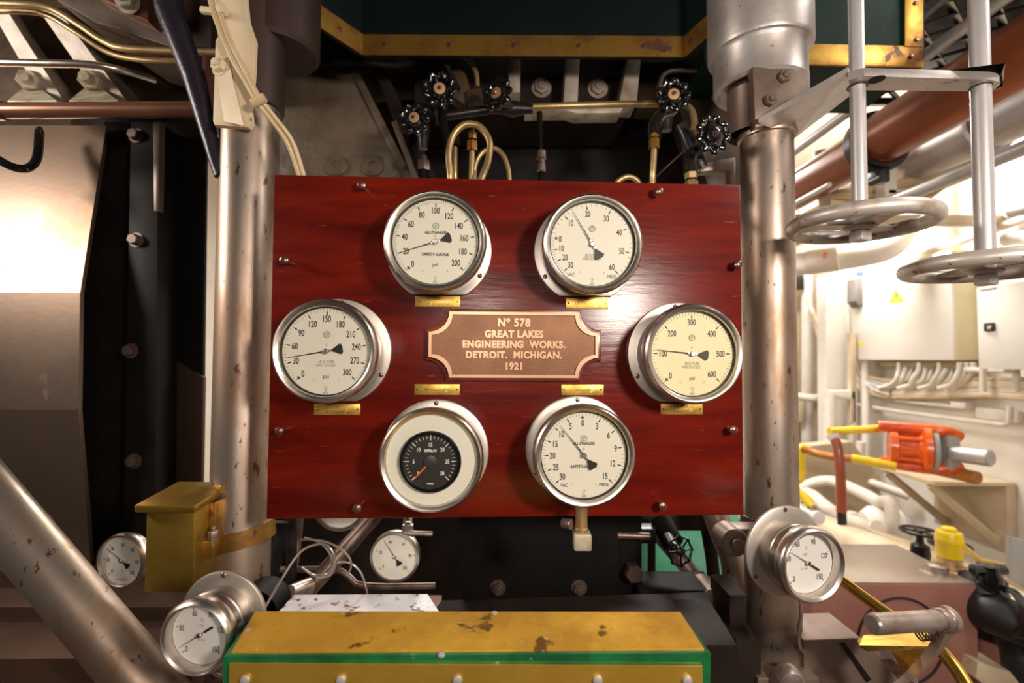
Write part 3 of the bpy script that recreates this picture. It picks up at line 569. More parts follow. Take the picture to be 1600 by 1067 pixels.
# black framework with bolts
fr = thing('black_framework', 'tall oily black upright framework between the steel casing and left column', 'framework', loc=at(225, 950, 1.4))
def plateq(name, q, Y, d, m, par, bev=.002): b = MB(); b.slab(q, Y, d, bev); return b.build(name, m, par)
plateq('back_panel', [(110, 100), (312, 100), (312, 960), (110, 960)], 1.49, .02, 'black', fr)
plateq('upright', [(162, 190), (202, 190), (199, 960), (138, 960), (124, 640), (130, 450)], 1.36, .10, 'blackish', fr)
plateq('upright', [(204, 190), (247, 190), (242, 960), (190, 960)], 1.31, .10, 'blackish', fr)
plateq('upright', [(250, 190), (322, 190), (320, 330), (314, 790), (312, 960), (246, 960)], 1.40, .012, 'blackish', fr)
b = MB(); b.slab([(268, 560), (318, 590), (314, 800), (262, 800), (264, 640)], 1.39, .012, .004); b.build('brown_pad', 'casing_low', fr)
for px, py in ((213, 212), (213, 375), (205, 548), (210, 720)):
    b = MB(); b.hexbolt(at(px, py, 1.308), (0, -1, 0), .015, .018, .3, tip=False); b.build('hex_bolt', 'dark_bolt', fr)
b = MB(); b.slab([(238, 190), (250, 190), (247, 330), (240, 330)], 1.29, .02, .003); b.build('slide_bar', 'dark_bolt', fr)
# horizontal pipes
b = MB(); b.tube([at(4, 173, 1.12), at(330, 171, 1.12)], .0185, 20); b.tube([at(-60, 173, 1.12), at(6, 173, 1.12)], .022, 20); tag(b.build('brown_pipe', 'brown_pipe'), 'glossy brown horizontal pipe above the steel casing', 'pipe')
b = MB(); b.tube(cr([at(-40, 97, 1.08), at(60, 99, 1.08), at(140, 101, 1.09), at(190, 110, 1.12), at(240, 125, 1.2)], 5), .0085, 14); tag(b.build('conduit', 'steel'), 'thin bright horizontal conduit crossing in front of the ribbed casting', 'conduit')
b = MB(); b.tube(cr([at(-40, 6, 1.05), at(30, 7, 1.05), at(80, 14, 1.06), at(125, 40, 1.07), at(165, 66, 1.08), at(205, 77, 1.08), at(345, 82, 1.08)], 6), .0075, 12); tag(b.build('conduit', 'tube_brass'), 'curved tan conduit sweeping down from the top left corner', 'conduit')
b = MB(); b.tube(cr([at(-40, 18, 1.09), at(60, 20, 1.09), at(115, 48, 1.1), at(170, 82, 1.12), at(225, 94, 1.12), at(300, 96, 1.12)], 6), .0065, 12); tag(b.build('conduit', 'tube_brass'), 'second tan conduit running just below the curved one, top left', 'conduit')
# ribbed casting with big nuts
rc_ = thing('ribbed_casting', 'dark ribbed engine casting with cream nuts in the top left corner', 'casting', loc=at(100, 155, 1.3))
b = MB(); b.slab([(-120, -40), (330, -40), (330, 162), (-120, 162)], 1.42, .2); b.build('web_plate', 'ochre', rc_)
for (x0, x1, x2, x3) in ((-16, 8, 100, 68), (58, 88, 198, 160)):
    b = MB(); f0 = [at(x0, 12, 1.22), at(x1, 12, 1.22), at(x2, 158, 1.30), at(x3, 158, 1.30)]; bk = [at(x0 + 14, 12, 1.42), at(x1 + 14, 12, 1.42), at(x2 + 22, 158, 1.42), at(x3 + 22, 158, 1.42)]
    b.add(f0 + bk, [(0, 1, 2, 3), (7, 6, 5, 4), (0, 4, 5, 1), (1, 5, 6, 2), (2, 6, 7, 3), (3, 7, 4, 0)]); b.build('rib', 'rib', rc_)
for cx in (38, 134):
    b = MB(); b.add([at(cx - 26, 157, 1.19), at(cx + 50, 157, 1.19), at(cx + 26, 139, 1.30), at(cx - 4, 139, 1.30)] + [at(cx - 26, 161, 1.19), at(cx + 50, 161, 1.19), at(cx + 26, 150, 1.30), at(cx - 4, 150, 1.30)], [(0, 1, 2, 3), (7, 6, 5, 4), (0, 4, 5, 1), (1, 5, 6, 2), (2, 6, 7, 3), (3, 7, 4, 0)]); b.build('nut_pad', 'bolt_cream', rc_)
    p = at(cx + 14, 130, 1.30); d = (at(cx - 12, 112, 1.20) - p).normalized(); b = MB(); b.hexbolt(p - d * .03, d, .028, .075, .2, tip=True, washer=False); b.build('large_nut', 'bolt_cream', rc_)
b = MB(); q = cr([at(75, 5, 1.1), at(110, 30, 1.1), at(150, 48, 1.1), at(200, 62, 1.1), at(270, 70, 1.12), at(330, 74, 1.12)], 3)
b.slab([(70, -40), (330, -40), (330, 74), (262, 72), (225, 60), (185, 45), (150, 36), (120, 18), (90, 2)], 1.12, .25, .004); tag(b.build('overhead_bearer', 'ochre'), 'rough dark brown overhead bearer above the conduits, top left', 'beam')
b = MB(); b.slab([(150, -30), (232, -30), (232, 34), (205, 22), (170, 4), (150, -6)], 1.07, .04, .003); tag(b.build('cover_strip', 'brown_pipe'), 'small tan strip under the top edge left of the black diagonal bar', 'plate')
b = MB(); p = at(200, 2, 1.06); b.hexbolt(p, (.1, -1, -.2), .02, .02, .2); tag(b.build('fixing_bolt', 'rib'), 'pale bolt at the top edge above the curved conduits', 'bolt')
b = MB(); b.tube(cr([at(-20, 238, 1.15), at(2, 252, 1.15), at(24, 262, 1.16), at(45, 262, 1.18), at(58, 246, 1.21), at(62, 200, 1.25)], 5), [.010] * 25 + [.006], 10); tag(b.build('bent_lever', 'black_gloss'), 'bent black lever in front of the steel casing at the left edge', 'lever')
# ================================================================ overhead
fas = thing('overhead_casing', 'dark green overhead sheet casing edged with brass strips along the top', 'casing', loc=at(820, 60, 1.22))
HZ = at(820, 88, 1.2).z
pl_ = [atz(-0, 0, 1)] if False else None
A0 = at(440, -4, 1.0); A1 = at(566, 81, 1.2); A2 = at(1070, 89, 1.2); A3 = at(1170, 3, .97); zb_ = HZ
pts = [V((at(360, -60, .93).x, .93, zb_)), V((A1.x, 1.2, zb_)), V((A2.x, 1.2, zb_)), V((at(1175, 0, 1.0).x, 1.0, zb_))]
def vpan(p, q, z0, z1, th, m, name, par, off=0.0):
    d = (q - p); d.z = 0; n = V((d.y, -d.x, 0)).normalized() * 1.0
    b = MB(); o = n * off; v = [p + o, q + o, q + o + n * th, p + o + n * th]; v = [V((a.x, a.y, z0)) for a in v] + [V((a.x, a.y, z1)) for a in v]
    b.add(v, [(3, 2, 1, 0), (4, 5, 6, 7), (0, 1, 5, 4), (1, 2, 6, 5), (2, 3, 7, 6), (3, 0, 4, 7)]); return b.build(name, m, par, smooth=False)
for i, (p, q) in enumerate(zip(pts, pts[1:])):
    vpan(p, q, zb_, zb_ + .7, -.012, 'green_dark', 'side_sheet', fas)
    vpan(p, q, zb_, zb_ + .053, .003, 'brass_trim', 'edge_strip', fas)
    d = (q - p); n = V((d.y, -d.x, 0)).normalized(); k = 5 if i == 1 else 3
    for j in range(k):
        b = MB(); c = p + d * ((j + .35) / k) + n * .003; b.lathe(V((c.x, c.y, zb_ + .026)), n, [(.006, 0), (.005, .003), (0, .004)], 12); b.build('rivet', 'bolt_copper', fas)
g2 = thing('overhead_box', 'green overhead box with brass angle edging, behind the thin vertical rod', 'box', loc=at(1340, 100, 1.24))
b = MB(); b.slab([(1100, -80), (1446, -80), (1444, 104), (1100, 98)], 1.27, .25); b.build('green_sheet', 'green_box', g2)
b = MB(); b.slab([(1150, 66), (1444, 72), (1444, 104), (1150, 98)], 1.262, .006, .001); b.build('edge_strip', 'brass_trim', g2)
b = MB(); b.slab([(1414, -80), (1443, -80), (1443, 73), (1414, 72)], 1.26, .006, .001); b.build('edge_strip', 'brass_trim', g2)
for px, py in ((1255, 81), (1424, 88), (1432, 62), (1430, 5)):
    b = MB(); b.lathe(at(px, py, 1.26), (0, -1, 0), [(.006, 0), (.005, .004), (0, .005)], 12); b.build('rivet', 'bolt_copper', g2)
# rough painted casting behind the board top
rp = thing('engine_entablature', 'rough grey-brown painted casting above the board, left of the black valves', 'casting', loc=at(540, 280, 1.4))
b = MB(); b.slab([(405, 20), (600, 20), (640, 98), (545, 105), (590, 180), (640, 290), (640, 330), (405, 330)], 1.40, .2, .004); b.build('cast_face', 'rough_paint', rp)
b = MB(); b.slab([(545, 105), (556, 103), (652, 290), (638, 290)], 1.385, .02, .002); b.build('ridge', 'rough_paint', rp)
b = MB(); b.slab([(582, 104), (600, 104), (660, 230), (690, 290), (655, 290)], 1.38, .2, .002); b.build('ridge', 'dark_brown', rp)
b = MB(); b.slab([(611, 190), (620, 188), (658, 288), (648, 288)], 1.36, .02, .002); b.build('edge_bar', 'plate_brown', rp)
for px in (525, 582):
    b = MB(); c = at(px, 258, 1.397); b.lathe(c, (0, -1, .2), [(.012, -.004), (.012, .004), (.030, .006), (.034, .002), (.034, -.01)], 28); b.build('eyelet', 'rough_paint', rp)
b = MB(); b.slab([(400, -60), (575, -60), (575, 100), (400, 100)], 1.36, .03); tag(b.build('overhead_plate', 'dark_brown'), 'dull brown plate between the left column and the overhead casing', 'plate')
# central dark casting with ribs and bolts
cc = thing('rocker_casting', 'dark engine casting with three pale ribs below the brass-edged overhead casing', 'casting', loc=at(900, 280, 1.5))
b = MB(); b.slab([(648, 60), (984, 60), (984, 172), (648, 172)], 1.42, .25); b.build('upper_face', 'dark_brown', cc)
b = MB(); b.slab([(560, 55), (1225, 55), (1225, 360), (560, 360)], 1.70, .05); b.build('recess_dark_sheet', 'black', cc)  # black sheet added so the bright wall behind does not show through
for x0, x1, x2, x3, y1, m in ((794, 813, 813, 795, 144, 'rib'), (884, 906, 903, 880, 159, 'rib'), (981, 1002, 996, 967, 159, 'rib')):
    b = MB(); b.slab([(x0, 88), (x1, 88), (x2, y1), (x3, y1)], 1.34, .09, .006); b.build('rib', m, cc)
for px, py in ((846, 138), (934, 139)):
    b = MB(); b.hexbolt(at(px, py, 1.418), (0, -1, 0), .022, .016, .5, tip=True); b.build('hex_bolt', 'rib', cc)
b = MB(); b.slab([(820, 165), (975, 165), (970, 176), (900, 177), (885, 172), (820, 173)], 1.37, .06, .002); b.build('foot_strip', 'bolt_cream', cc)
b = MB(); b.slab([(985, 96), (1150, 96), (1172, 250), (1165, 300), (1110, 300), (1060, 165), (1000, 160)], 1.45, .1, .004); tag(b.build('side_casting', 'ochre'), 'dark ochre casting between the ribs and the right column', 'casting')
b = MB(); b.slab([(1095, 255), (1118, 250), (1150, 245), (1150, 300), (1142, 300), (1142, 268), (1120, 266), (1095, 268)], 1.2, .03, .004); tag(b.build('cast_lug', 'plate_brown'), 'brown cast lug beside the right column above the board', 'lug')
b = MB(); b.hexbolt(at(1113, 152, 1.44), (.6, -1, 0), .012, .05, 0, tip=False, washer=False); tag(b.build('stud', 'plate_brown'), 'short brown stud sticking out between two black valve wheels', 'stud')
# tubes above the board
def tubeobj(name, pts, r, m, label, cat='tube', k=6, n=12, closed=False, parent=None):
    P = cr([at(x, y, Y) for x, y, Y in pts], k, closed); b = MB(); b.tube(P, r, n, closed=closed)
    o = b.build(name, m, parent)
    return tag(o, label, cat) if label else o
tubeobj('tube', [(450, 98, 1.3), (560, 97, 1.3), (610, 102, 1.28), (650, 98, 1.27), (680, 88, 1.26), (696, 100, 1.26), (706, 120, 1.26), (716, 140, 1.26)], .0072, 'dark_brown', 'brown tube running from the left column to the uppermost black valve')
tubeobj('tube', [(620, 88, 1.3), (680, 85, 1.3), (720, 88, 1.29), (735, 98, 1.29), (744, 115, 1.28), (746, 135, 1.28)], .0065, 'tube_brass', 'thin tan tube arching over to a nut between the two upper black valves')
tubeobj('tube', [(792, 168, 1.24), (860, 166, 1.24), (960, 163, 1.24), (1045, 162, 1.2)], .0085, 'tube_brass', 'straight tan tube running level across the recess to the right valve')
tubeobj('tube', [(1200, 115, 1.35), (1120, 112, 1.33), (1060, 110, 1.3), (1038, 116, 1.28), (1030, 135, 1.26), (1027, 165, 1.24)], .0062, 'ochre', 'dull brown tube bending down beside the right rib')
tubeobj('looped_tube', [(705, 335, .918), (705, 318, .95), (705, 300, 1.02), (703, 272, 1.02), (701, 240, 1.02), (708, 212, 1.02), (722, 197, 1.02), (736, 194, 1.02), (752, 200, 1.02), (765, 222, 1.02), (763, 250, 1.02), (755, 272, 1.0), (745, 300, .98), (745, 335, .918)], .0072, 'tube_brass', 'large tan looped tube arching above the board beside the brass nut', k=8, n=16)
tubeobj('tube', [(737, 335, .918), (737, 318, .95), (737, 300, 1.05), (737, 270, 1.05), (738, 225, 1.05)], .0062, 'tube_brass', 'short upright tan tube standing inside the large loop')
b = MB(); c = at(738, 226, 1.05); b.hexbolt(c - V((0, 0, .016)), (0, 0, 1), .0125, .024, 0, washer=False, tip=False); b.hexbolt(c + V((0, 0, .011)), (0, 0, 1), .010, .016, .3, washer=False, tip=True); tag(b.build('compression_nut', 'brass_trim'), 'brass compression nut on the upright tube inside the large loop', 'nut')
tubeobj('looped_tube', [(742, 335, .918), (742, 318, .95), (742, 300, 1.12), (742, 262, 1.12), (752, 240, 1.12), (770, 231, 1.12), (786, 242, 1.12), (795, 268, 1.12), (796, 300, 1.12)], .0056, 'tube_brass', 'smaller tan looped tube behind the large loop', k=8)
tubeobj('looped_tube', [(960, 335, .918), (960, 318, .95), (960, 300, 1.1), (965, 284, 1.1), (982, 276, 1.1), (998, 284, 1.1), (1004, 300, 1.1)], .006, 'tube_brass', 'low tan tube loop just showing over the board top edge', k=6)
tubeobj('tube', [(712, 335, .918), (712, 318, .95), (712, 300, 1.06), (711, 270, 1.06), (711, 230, 1.06)], .0055, 'tube_brass', 'thin upright tube directly behind the left side of the large loop')
b = MB(); c = at(711, 222, 1.07); b.hexbolt(c - V((0, 0, .01)), (0, 0, 1), .011, .026, .2, washer=False); tag(b.build('compression_nut', 'blackish'), 'dark nut behind the left side of the large tube loop', 'nut')
tubeobj('tube', [(1019, 335, .918), (1019, 318, .95), (1019, 300, 1.06), (1020, 270, 1.06), (1022, 232, 1.06)], .0068, 'tube_brass', 'upright tan tube below the right black valve with pale wheel centre')
b = MB(); c = at(1022, 226, 1.06); b.hexbolt(c - V((0, 0, .012)), (0, 0, 1), .0115, .026, .2, washer=False, tip=False); b.hexbolt(c + V((0, 0, .015)), (0, 0, 1), .0098, .008, .2, washer=False); tag(b.build('compression_nut', 'brass_trim'), 'brass nut on the upright tube below the right black valve', 'nut')
tubeobj('tube', [(1066, 162, 1.16), (1080, 172, 1.14), (1085, 190, 1.12), (1083, 204, 1.1)], .0078, 'tube_brass', 'short curved brass tube between the two right black valves')
b = MB(); c = at(1080, 212, 1.09); b.hexbolt(c - V((0, 0, .02)), (0, 0, 1), .0125, .030, .2, washer=False, tip=False); tag(b.build('compression_nut', 'brass_trim'), 'brass nut at the end of the short curved tube', 'nut')
b = MB(); c = at(1080, 285, 1.04); b.hexbolt(c - V((0, 0, .02)), (0, 0, 1), .0145, .024, .2, washer=False, tip=False); b.hexbolt(c + V((0, 0, .006)), (0, 0, 1), .0135, .016, .4, washer=False, tip=False); tag(b.build('compression_nut', 'tube_brass'), 'pale brass nut meeting the board top edge at right', 'nut')
for x, y0, y1, lb in ((846, 176, 300, 'dark upright pipe with a ribbed joint rising behind the board centre'),):
    t = thing('upright_pipe', lb, 'pipe', loc=at(x, 300, 1.15)); b = MB(); b.tube([at(x, 300, 1.15), at(x - 3, 176, 1.2)], .007, 12); b.build('pipe', 'blackish', t)
    b = MB(); c = at(846, 250, 1.15); b.lathe(c - V((0, 0, .03)), (0, 0, 1), [(.008, 0), (.011, .004), (.011, .02), (.009, .022), (.009, .03), (.012, .033), (.012, .05), (.008, .054)], 14); b.build('ribbed_joint', 'bolt', t)
t = thing('upright_fitting', 'oily fitting standing behind the board left of the tube loops', 'fitting', loc=at(662, 300, 1.12)); b = MB(); b.tube([at(662, 335, .918), at(662, 318, 1.0), at(662, 300, 1.12), at(662, 256, 1.12)], .011, 14); b.build('pipe', 'blackish', t)
b = MB(); b.hexbolt(at(662, 268, 1.12), (0, 0, 1), .0155, .026, .2, washer=False); b.build('nut', 'bolt', t)
# black valves with scalloped wheels
def black_valve(px, py, Y, r, n, label, body, disc=True):
    o = at(px, py, Y); n = V(n).normalized(); x, y, z = basis(n)
    t = thing('black_valve', label, 'valve', loc=o + n * -.06)
    b = MB(); N = 108; L = 9; pts = []; rr = []
    for k in range(N):
        q = 2 * PI * k / N; s = math.cos(L * q); R = r * (.86 + .10 * s); pts.append(o + (x * math.cos(q) + y * math.sin(q)) * R); rr.append(r * (.15 + .045 * s))
    b.tube(pts, rr, 10, closed=True); b.build('wheel_rim', 'black_gloss', t)
    for k in range(4):
        q = k * PI / 2 + .4; d = x * math.cos(q) + y * math.sin(q); b = MB(); b.tube([o + d * r * .2 - n * .002, o + d * r * .5 - n * .006, o + d * r * .84], [r * .16, r * .11, r * .10], 8); b.build('spoke', 'black_gloss', t)
    b = MB(); b.lathe(o - n * .012, n, [(0, 0), (r * .34, 0), (r * .52, .008), (r * .46, .016), (r * .36, .017), (0, .017)], 24); b.build('hub', 'black_gloss', t)
    if disc:
        b = MB(); b.lathe(o + n * .005, n, [(r * .36, 0), (r * .36, .002), (r * .2, .0026), (0, .0026)], 24); b.build('brass_disc', 'brass_disc', t)
    b = MB(); b.hexbolt(o + n * .0065, n, r * .13, .006, .1, washer=True, tip=True); b.build('wheel_nut', 'bolt_copper', t)
    b = MB(); b.lathe(o - n * .06, n, [(r * .3, 0), (r * .3, .02), (r * .42, .022), (r * .42, .034), (r * .2, .036), (r * .2, .05)], 16); b.build('bonnet', 'black', t)
    b = MB(); c = o - n * .075
    b.tube([c - V(body) * .05, c - V(body) * .03, c, c + V(body) * .03, c + V(body) * .05], [r * .34, r * .36, r * .55, r * .36, r * .34], 14); b.build('body', 'black', t)
    return t
black_valve(687, 140, 1.14, .0385, (.12, -1, -.05), 'black scalloped valve wheel with brass centre, uppermost left above the board', (0, 0, 1))
black_valve(777, 147, 1.16, .0375, (-.62, -1, .05), 'black scalloped valve wheel turned sideways, right of the uppermost left one', (1, 0, 0))
black_valve(648, 185, 1.15, .0345, (-.1, -1, -.1), 'small black valve wheel with brass centre, lowest left above the board', (0, 0, 1))
black_valve(1052, 149, 1.13, .0370, (-.1, -1, 0), 'black scalloped valve wheel with pale centre left of the right column', (0, 0, 1))
black_valve(1114, 211, 1.0, .0370, (.25, -1, -.1), 'black scalloped valve wheel with tiny nut, nearest the right column', (-.5, 0, 1), disc=False)
tubeobj('pipe_elbow', [(1024, 215, 1.1), (1022, 200, 1.12), (1030, 182, 1.16), (1048, 175, 1.2)], .0145, 'black', 'black elbow fitting under the right pale-centred valve', 'elbow')
tubeobj('pipe_elbow', [(1080, 272, 1.05), (1080, 245, 1.06), (1095, 232, 1.08), (1112, 222, 1.1)], .0165, 'black', 'black elbow fitting standing on the pale brass nut', 'elbow')
tubeobj('valve_pipe', [(630, 205, 1.22), (640, 180, 1.22), (655, 168, 1.22), (690, 180, 1.22), (730, 176, 1.22), (770, 170, 1.22)], .012, 'black', 'black manifold pipe linking the three left valves', 'pipe')
tubeobj('valve_pipe', [(690, 175, 1.2), (694, 200, 1.18), (700, 225, 1.17), (700, 260, 1.17)], .011, 'blackish', 'black pipe dropping from the manifold behind the large loop', 'pipe')
b = MB(); b.slab([(712, 100), (728, 115), (735, 140), (728, 165), (705, 150), (700, 120)], 1.3, .05, .004); b.slab([(728, 140), (752, 136), (756, 165), (730, 170)], 1.28, .05, .004); tag(b.build('cast_boss', 'ochre'), 'brown cast boss showing between the upper black valves', 'boss')
b = MB(); b.tube([at(1015, 285, 1.3), at(1066, 238, 1.3), at(1075, 230, 1.45)], .002, 6); tag(b.build('thin_rod', 'bolt'), 'thin slanting rod in the dark recess at right', 'rod')
ORD = ['first', 'second', 'third', 'fourth', 'fifth', 'sixth', 'seventh', 'eighth', 'ninth', 'tenth', 'eleventh', 'twelfth']
# ================================================================ bright machinery aisle on the right
def pipe(name, pts, r, m, label, cat='pipe', k=5, n=14, group=None, X=None):
    P = [p if isinstance(p, V) else at(*p) for p in pts]
    b = MB(); b.tube(cr(P, k) if k else P, r, n); o = b.build(name, m); tag(o, label, cat, group); return o
# big copper coloured pipe on the ceiling, running away from the camera
CXp, CZp = 1.30, at(1400, 207, 1.30 * 755 / 600).z
t = thing('copper_pipe', 'thick copper-red pipe slanting across the upper right behind the rods', 'pipe', loc=(CXp, 1.0, CZp - .087))
b = MB(); b.tube([(CXp, .8, CZp), (CXp, 1.66, CZp)], .087, 40); b.build('near_length', 'copper_pipe', t)
b = MB(); b.tube([(CXp, 1.66, CZp - .012), (CXp, 2.9, CZp - .012)], .078, 36); b.build('far_length', 'copper_pipe', t)
b = MB(); b.lathe((CXp, 1.70, CZp - .006), (0, -1, 0), [(.088, -.03), (.104, -.028), (.104, .0), (.110, .002), (.110, .014), (.100, .016), (.100, .034), (.088, .036)], 40)
b.build('black_clamp', 'black', t)
b = MB(); b.box((CXp + .0, 1.70, CZp - .13), (.05, .05, .05), None, .004); b.lathe((CXp - .02, 1.68, CZp - .15), (0, -1, 0), [(0, -.02), (.016, -.02), (.016, .03), (0, .03)], 12); b.build('clamp_lug', 'black', t)
t = pipe('silver_pipe', [V((1.16, .8, CZp + .075)), V((1.16, 2.8, CZp + .075))], .017, 'rod_silver', 'thin silver pipe running along the upper left side of the copper-red pipe', k=0)
t = pipe('silver_pipe', [V((1.24, .9, 2.44 - .02)), V((1.24, 2.6, 2.44 - .02))], .011, 'cream_cable', 'slim tan pipe above the silver one beside the copper-red pipe', k=0)
pipe('white_pipe', [V((1.47, .9, CZp - .17)), V((1.47, 2.7, CZp - .17))], .022, 'rod_silver', 'grey-white pipe slanting below the copper-red pipe to the right edge', k=0)
pipe('white_pipe', [V((1.18, 1.78, CZp - .13)), V((1.18, 3.2, CZp - .13))], .010, 'white_pipe', 'slim white pipe along the lower left side of the copper-red pipe', k=0)
b = MB(); b.tube([V((1.62, 1.2, CZp + .02)), V((1.62, 2.2, CZp + .02))], .085, 30); b.lathe(V((1.62, 1.62, CZp + .02)), (0, 1, 0), [(.085, -.01), (.098, -.006), (.098, .006), (.085, .01)], 30); tag(b.build('duct', 'cast_silver'), 'fat grey duct behind the right rod beside the copper-red pipe', 'duct')
# grating overhead
gr = thing('overhead_grating', 'black expanded metal grating at the top right corner', 'grating', loc=(1.6, 1.5, 2.66))
ZG = 2.66; gx0, gx1, gy0, gy1 = 1.28, 2.3, 1.12, 1.92
st = MB(); L = .062; w = .013
st_me = None
nx, ny = 15, 15
for j in range(ny):
    for i in range(nx):
        cx = gx0 + (i + .5) * (gx1 - gx0) / nx; cy = gy0 + (j + .5) * (gy1 - gy0) / ny
        s = 1 if (i + j) % 2 else -1
        if st_me is None:
            b = MB(); b.box((cx, cy, ZG), (.092, .030, .006), Matrix.Rotation(.66, 3, 'Z') @ Matrix.Rotation(.6, 3, 'X')); o = b.build('strand', 'black', gr, smooth=False)
            o.location = (cx - gr.location.x, cy - gr.location.y, 0); me = o.data
            for v_ in me.vertices: v_.co -= V((cx - gr.location.x, cy - gr.location.y, 0))
            st_me = o; continue
        o = st_me.copy(); COL.objects.link(o); o.parent = gr; o.location = (cx - gr.location.x, cy - gr.location.y, 0)
        if s != 1: o.rotation_euler = (0, 0, -1.32)
b = MB()
for xx in (gx0 - .03, gx1 + .03): b.box((xx, (gy0 + gy1) / 2, ZG), (.02, gy1 - gy0 + .08, .03))
for yy in (gy0 - .03, gy1 + .03): b.box(((gx0 + gx1) / 2, yy, ZG), (gx1 - gx0, .02, .03))
b.build('edge_frame', 'black', gr, smooth=False)
b = MB(); b.box(((gx0 + gx1) / 2 + .05, 1.45, ZG + .10), (gx1 - gx0 + .1, 1.1, .02)); tag(b.build('grating_dark_sheet', 'black', smooth=False), 'dark sheet added above the black grating to darken its gaps, top right', 'plate')  # added sheet, makes the gaps of the grating look dark
pipe('cable', [(1445, 82, 1.75), (1470, 74, 1.75), (1510, 72, 1.75), (1560, 82, 1.75), (1610, 90, 1.75)], .011, 'cream_cable', 'curved tan cable below the black grating at the top right', 'cable')
# cable trays with bundles
b = MB()
for (a, c, d) in (((1.55, 2.0, 2.37), (1.95, 3.9, 2.40), 0),):
    b.box(((a[0] + c[0]) / 2, (a[1] + c[1]) / 2, 2.385), (.42, 1.9, .01)); b.box((1.545, 2.95, 2.41), (.008, 1.9, .05)); b.box((1.955, 2.95, 2.41), (.008, 1.9, .05))
tag(b.build('cable_tray', 'tray', smooth=False), 'long tan cable tray under the ceiling right of the copper-red pipe', 'tray')
for k in range(7):
    x = 1.58 + k * .055
    pipe('tray_cable', [V((x, 2.02, 2.405)), V((x + .015 * math.sin(k), 2.5, 2.41)), V((x - .01, 3.1, 2.405)), V((x, 3.85, 2.405))], .014, 'cream_cable', '%s cream cable from the left in the long tan ceiling tray' % ORD[k], 'cable', group='cables in the ceiling tray', n=8, k=3)
for k in range(6):
    q = 1.70 + k * .035
    pipe('hanging_cable', [V((1.25 + k * .045, 2.35, 2.52)), V((1.30 + k * .05, 2.15, 2.36 - .01 * k)), V((1.42 + k * .05, 2.0, 2.31 - .012 * k)), V((1.62 + k * .03, 1.9, 2.33)), V((1.85 + k * .03, 1.85, 2.42))], .013, 'cream_cable', '%s cream cable from the left sagging beneath the black pipe clamp' % ORD[k], 'cable', group='cables sagging beneath the clamp', n=8, k=4)
b = MB(); b.box((1.95, 2.4, 2.30), (1.1, .05, .05), None, .004); tag(b.build('tray_support', 'tray'), 'tan crossbar carrying the ceiling cable tray, above the electrical cabinets', 'beam')
b = MB(); b.box((1.62, 3.3, 2.28), (1.2, .06, .06), None, .004); tag(b.build('tray_support', 'tray'), 'farther tan crossbar under the ceiling cable tray', 'beam')
b = MB(); b.box((1.50, 1.92, 2.40), (.05, .05, .30), None, .004); b.box((1.56, 1.92, 2.27), (.14, .05, .02), None, .003); tag(b.build('pipe_hanger', 'white_pipe'), 'white hanger bracket dropping from the ceiling right of the clamp', 'bracket')
b = MB(); b.tube([V((1.33, 2.06, 2.50)), V((1.34, 2.06, 2.36)), V((1.345, 2.06, 2.26))], [.03, .026, .022], 12); tag(b.build('pipe_hanger', 'tray'), 'tan hanger strap behind the left rod, under the copper-red pipe', 'bracket')
# lagged pipe with elbow
b = MB(); P = cr([at(1180, 418, 3.3), at(1240, 414, 3.1), at(1330, 401, 2.9), at(1384, 388, 2.8), at(1408, 365, 2.8), at(1424, 330, 2.8), at(1428, 250, 2.8)], 6); b.tube(P, .072, 22)
t = thing('lagged_pipe', 'fat white lagged pipe with an elbow under the left handwheel', 'pipe', loc=P[0]); b.build('lagging', 'white_lag', t)
b = MB(); c = at(1291, 399, 2.88); b.box(c, (.028, .006, .038), Matrix.Rotation(.1, 3, 'Y')); b.build('red_mark', 'red_label', t)
b = MB(); b.tube([at(1262, 411, 3.0), at(1310, 404, 2.9)], .076, 22); b.build('wrapped_band', 'white_pipe', t)
pipe('wall_pipe', [atx(1385, 416, 2.42), atx(1500, 377, 2.42), atx(1640, 328, 2.42)], .020, 'white_pipe', 'long pale pipe along the wall just above the electrical cabinets', k=0)
pipe('wall_pipe', [atx(1530, 352, 2.45), atx(1640, 318, 2.45)], .014, 'white_pipe', 'short pale pipe at the right edge above the long wall pipe', k=0)
pipe('wall_fitting', [atx(1580, 330, 2.3), atx(1620, 322, 2.3)], .030, 'cast_silver', 'grey fitting on the wall at the right edge above the near handwheel', 'fitting', k=0)
pipe('wall_conduit', [atx(1570, 375, 2.4), atx(1600, 370, 2.4), atx(1620, 380, 2.4)], .03, 'white_pipe', 'white conduit bend behind the near handwheel rim', 'conduit', k=3)
# electrical cabinets on the right wall
def wbox(mb, pxl, pxr, yt, yb, X0, X1, m=None):
    """box against the right wall: px of far and near front edges, y of top/bottom at the near edge"""
    a = atx(pxr, yt, X0); c = atx(pxl, yt, X0); z0 = atx(pxr, yb, X0).z
    lo = V((X0, a.y, z0)); hi = V((X1, c.y, a.z)); mb.box((lo + hi) / 2, hi - lo, None, .006); return lo, hi
cb = thing('electrical_cabinet', 'large cream electrical cabinet with a yellow warning triangle on the right wall', 'cabinet', loc=atx(1410, 562, 2.45))
b = MB(); lo, hi = wbox(b, 1331, 1490, 390, 563, 2.385, 2.525); b.build('body', 'cabinet_side', cb)
b = MB(); b.box((lo.x - .008, (lo.y + hi.y) / 2, (lo.z + hi.z) / 2), (.016, hi.y - lo.y, hi.z - lo.z), None, .004); b.build('door', 'cabinet', cb)
FX = lo.x - .017
def tri(name, pts, m, off=0): b = MB(); v = [atx(x, y, FX - off) for x, y in pts]; n = len(v); b.add(v + [p + V((.002, 0, 0)) for p in v], [tuple(range(n)), tuple(reversed(range(n, 2 * n)))] + [(i, i + n, (i + 1) % n + n, (i + 1) % n) for i in range(n)]); return b.build(name, m, cb, smooth=False)
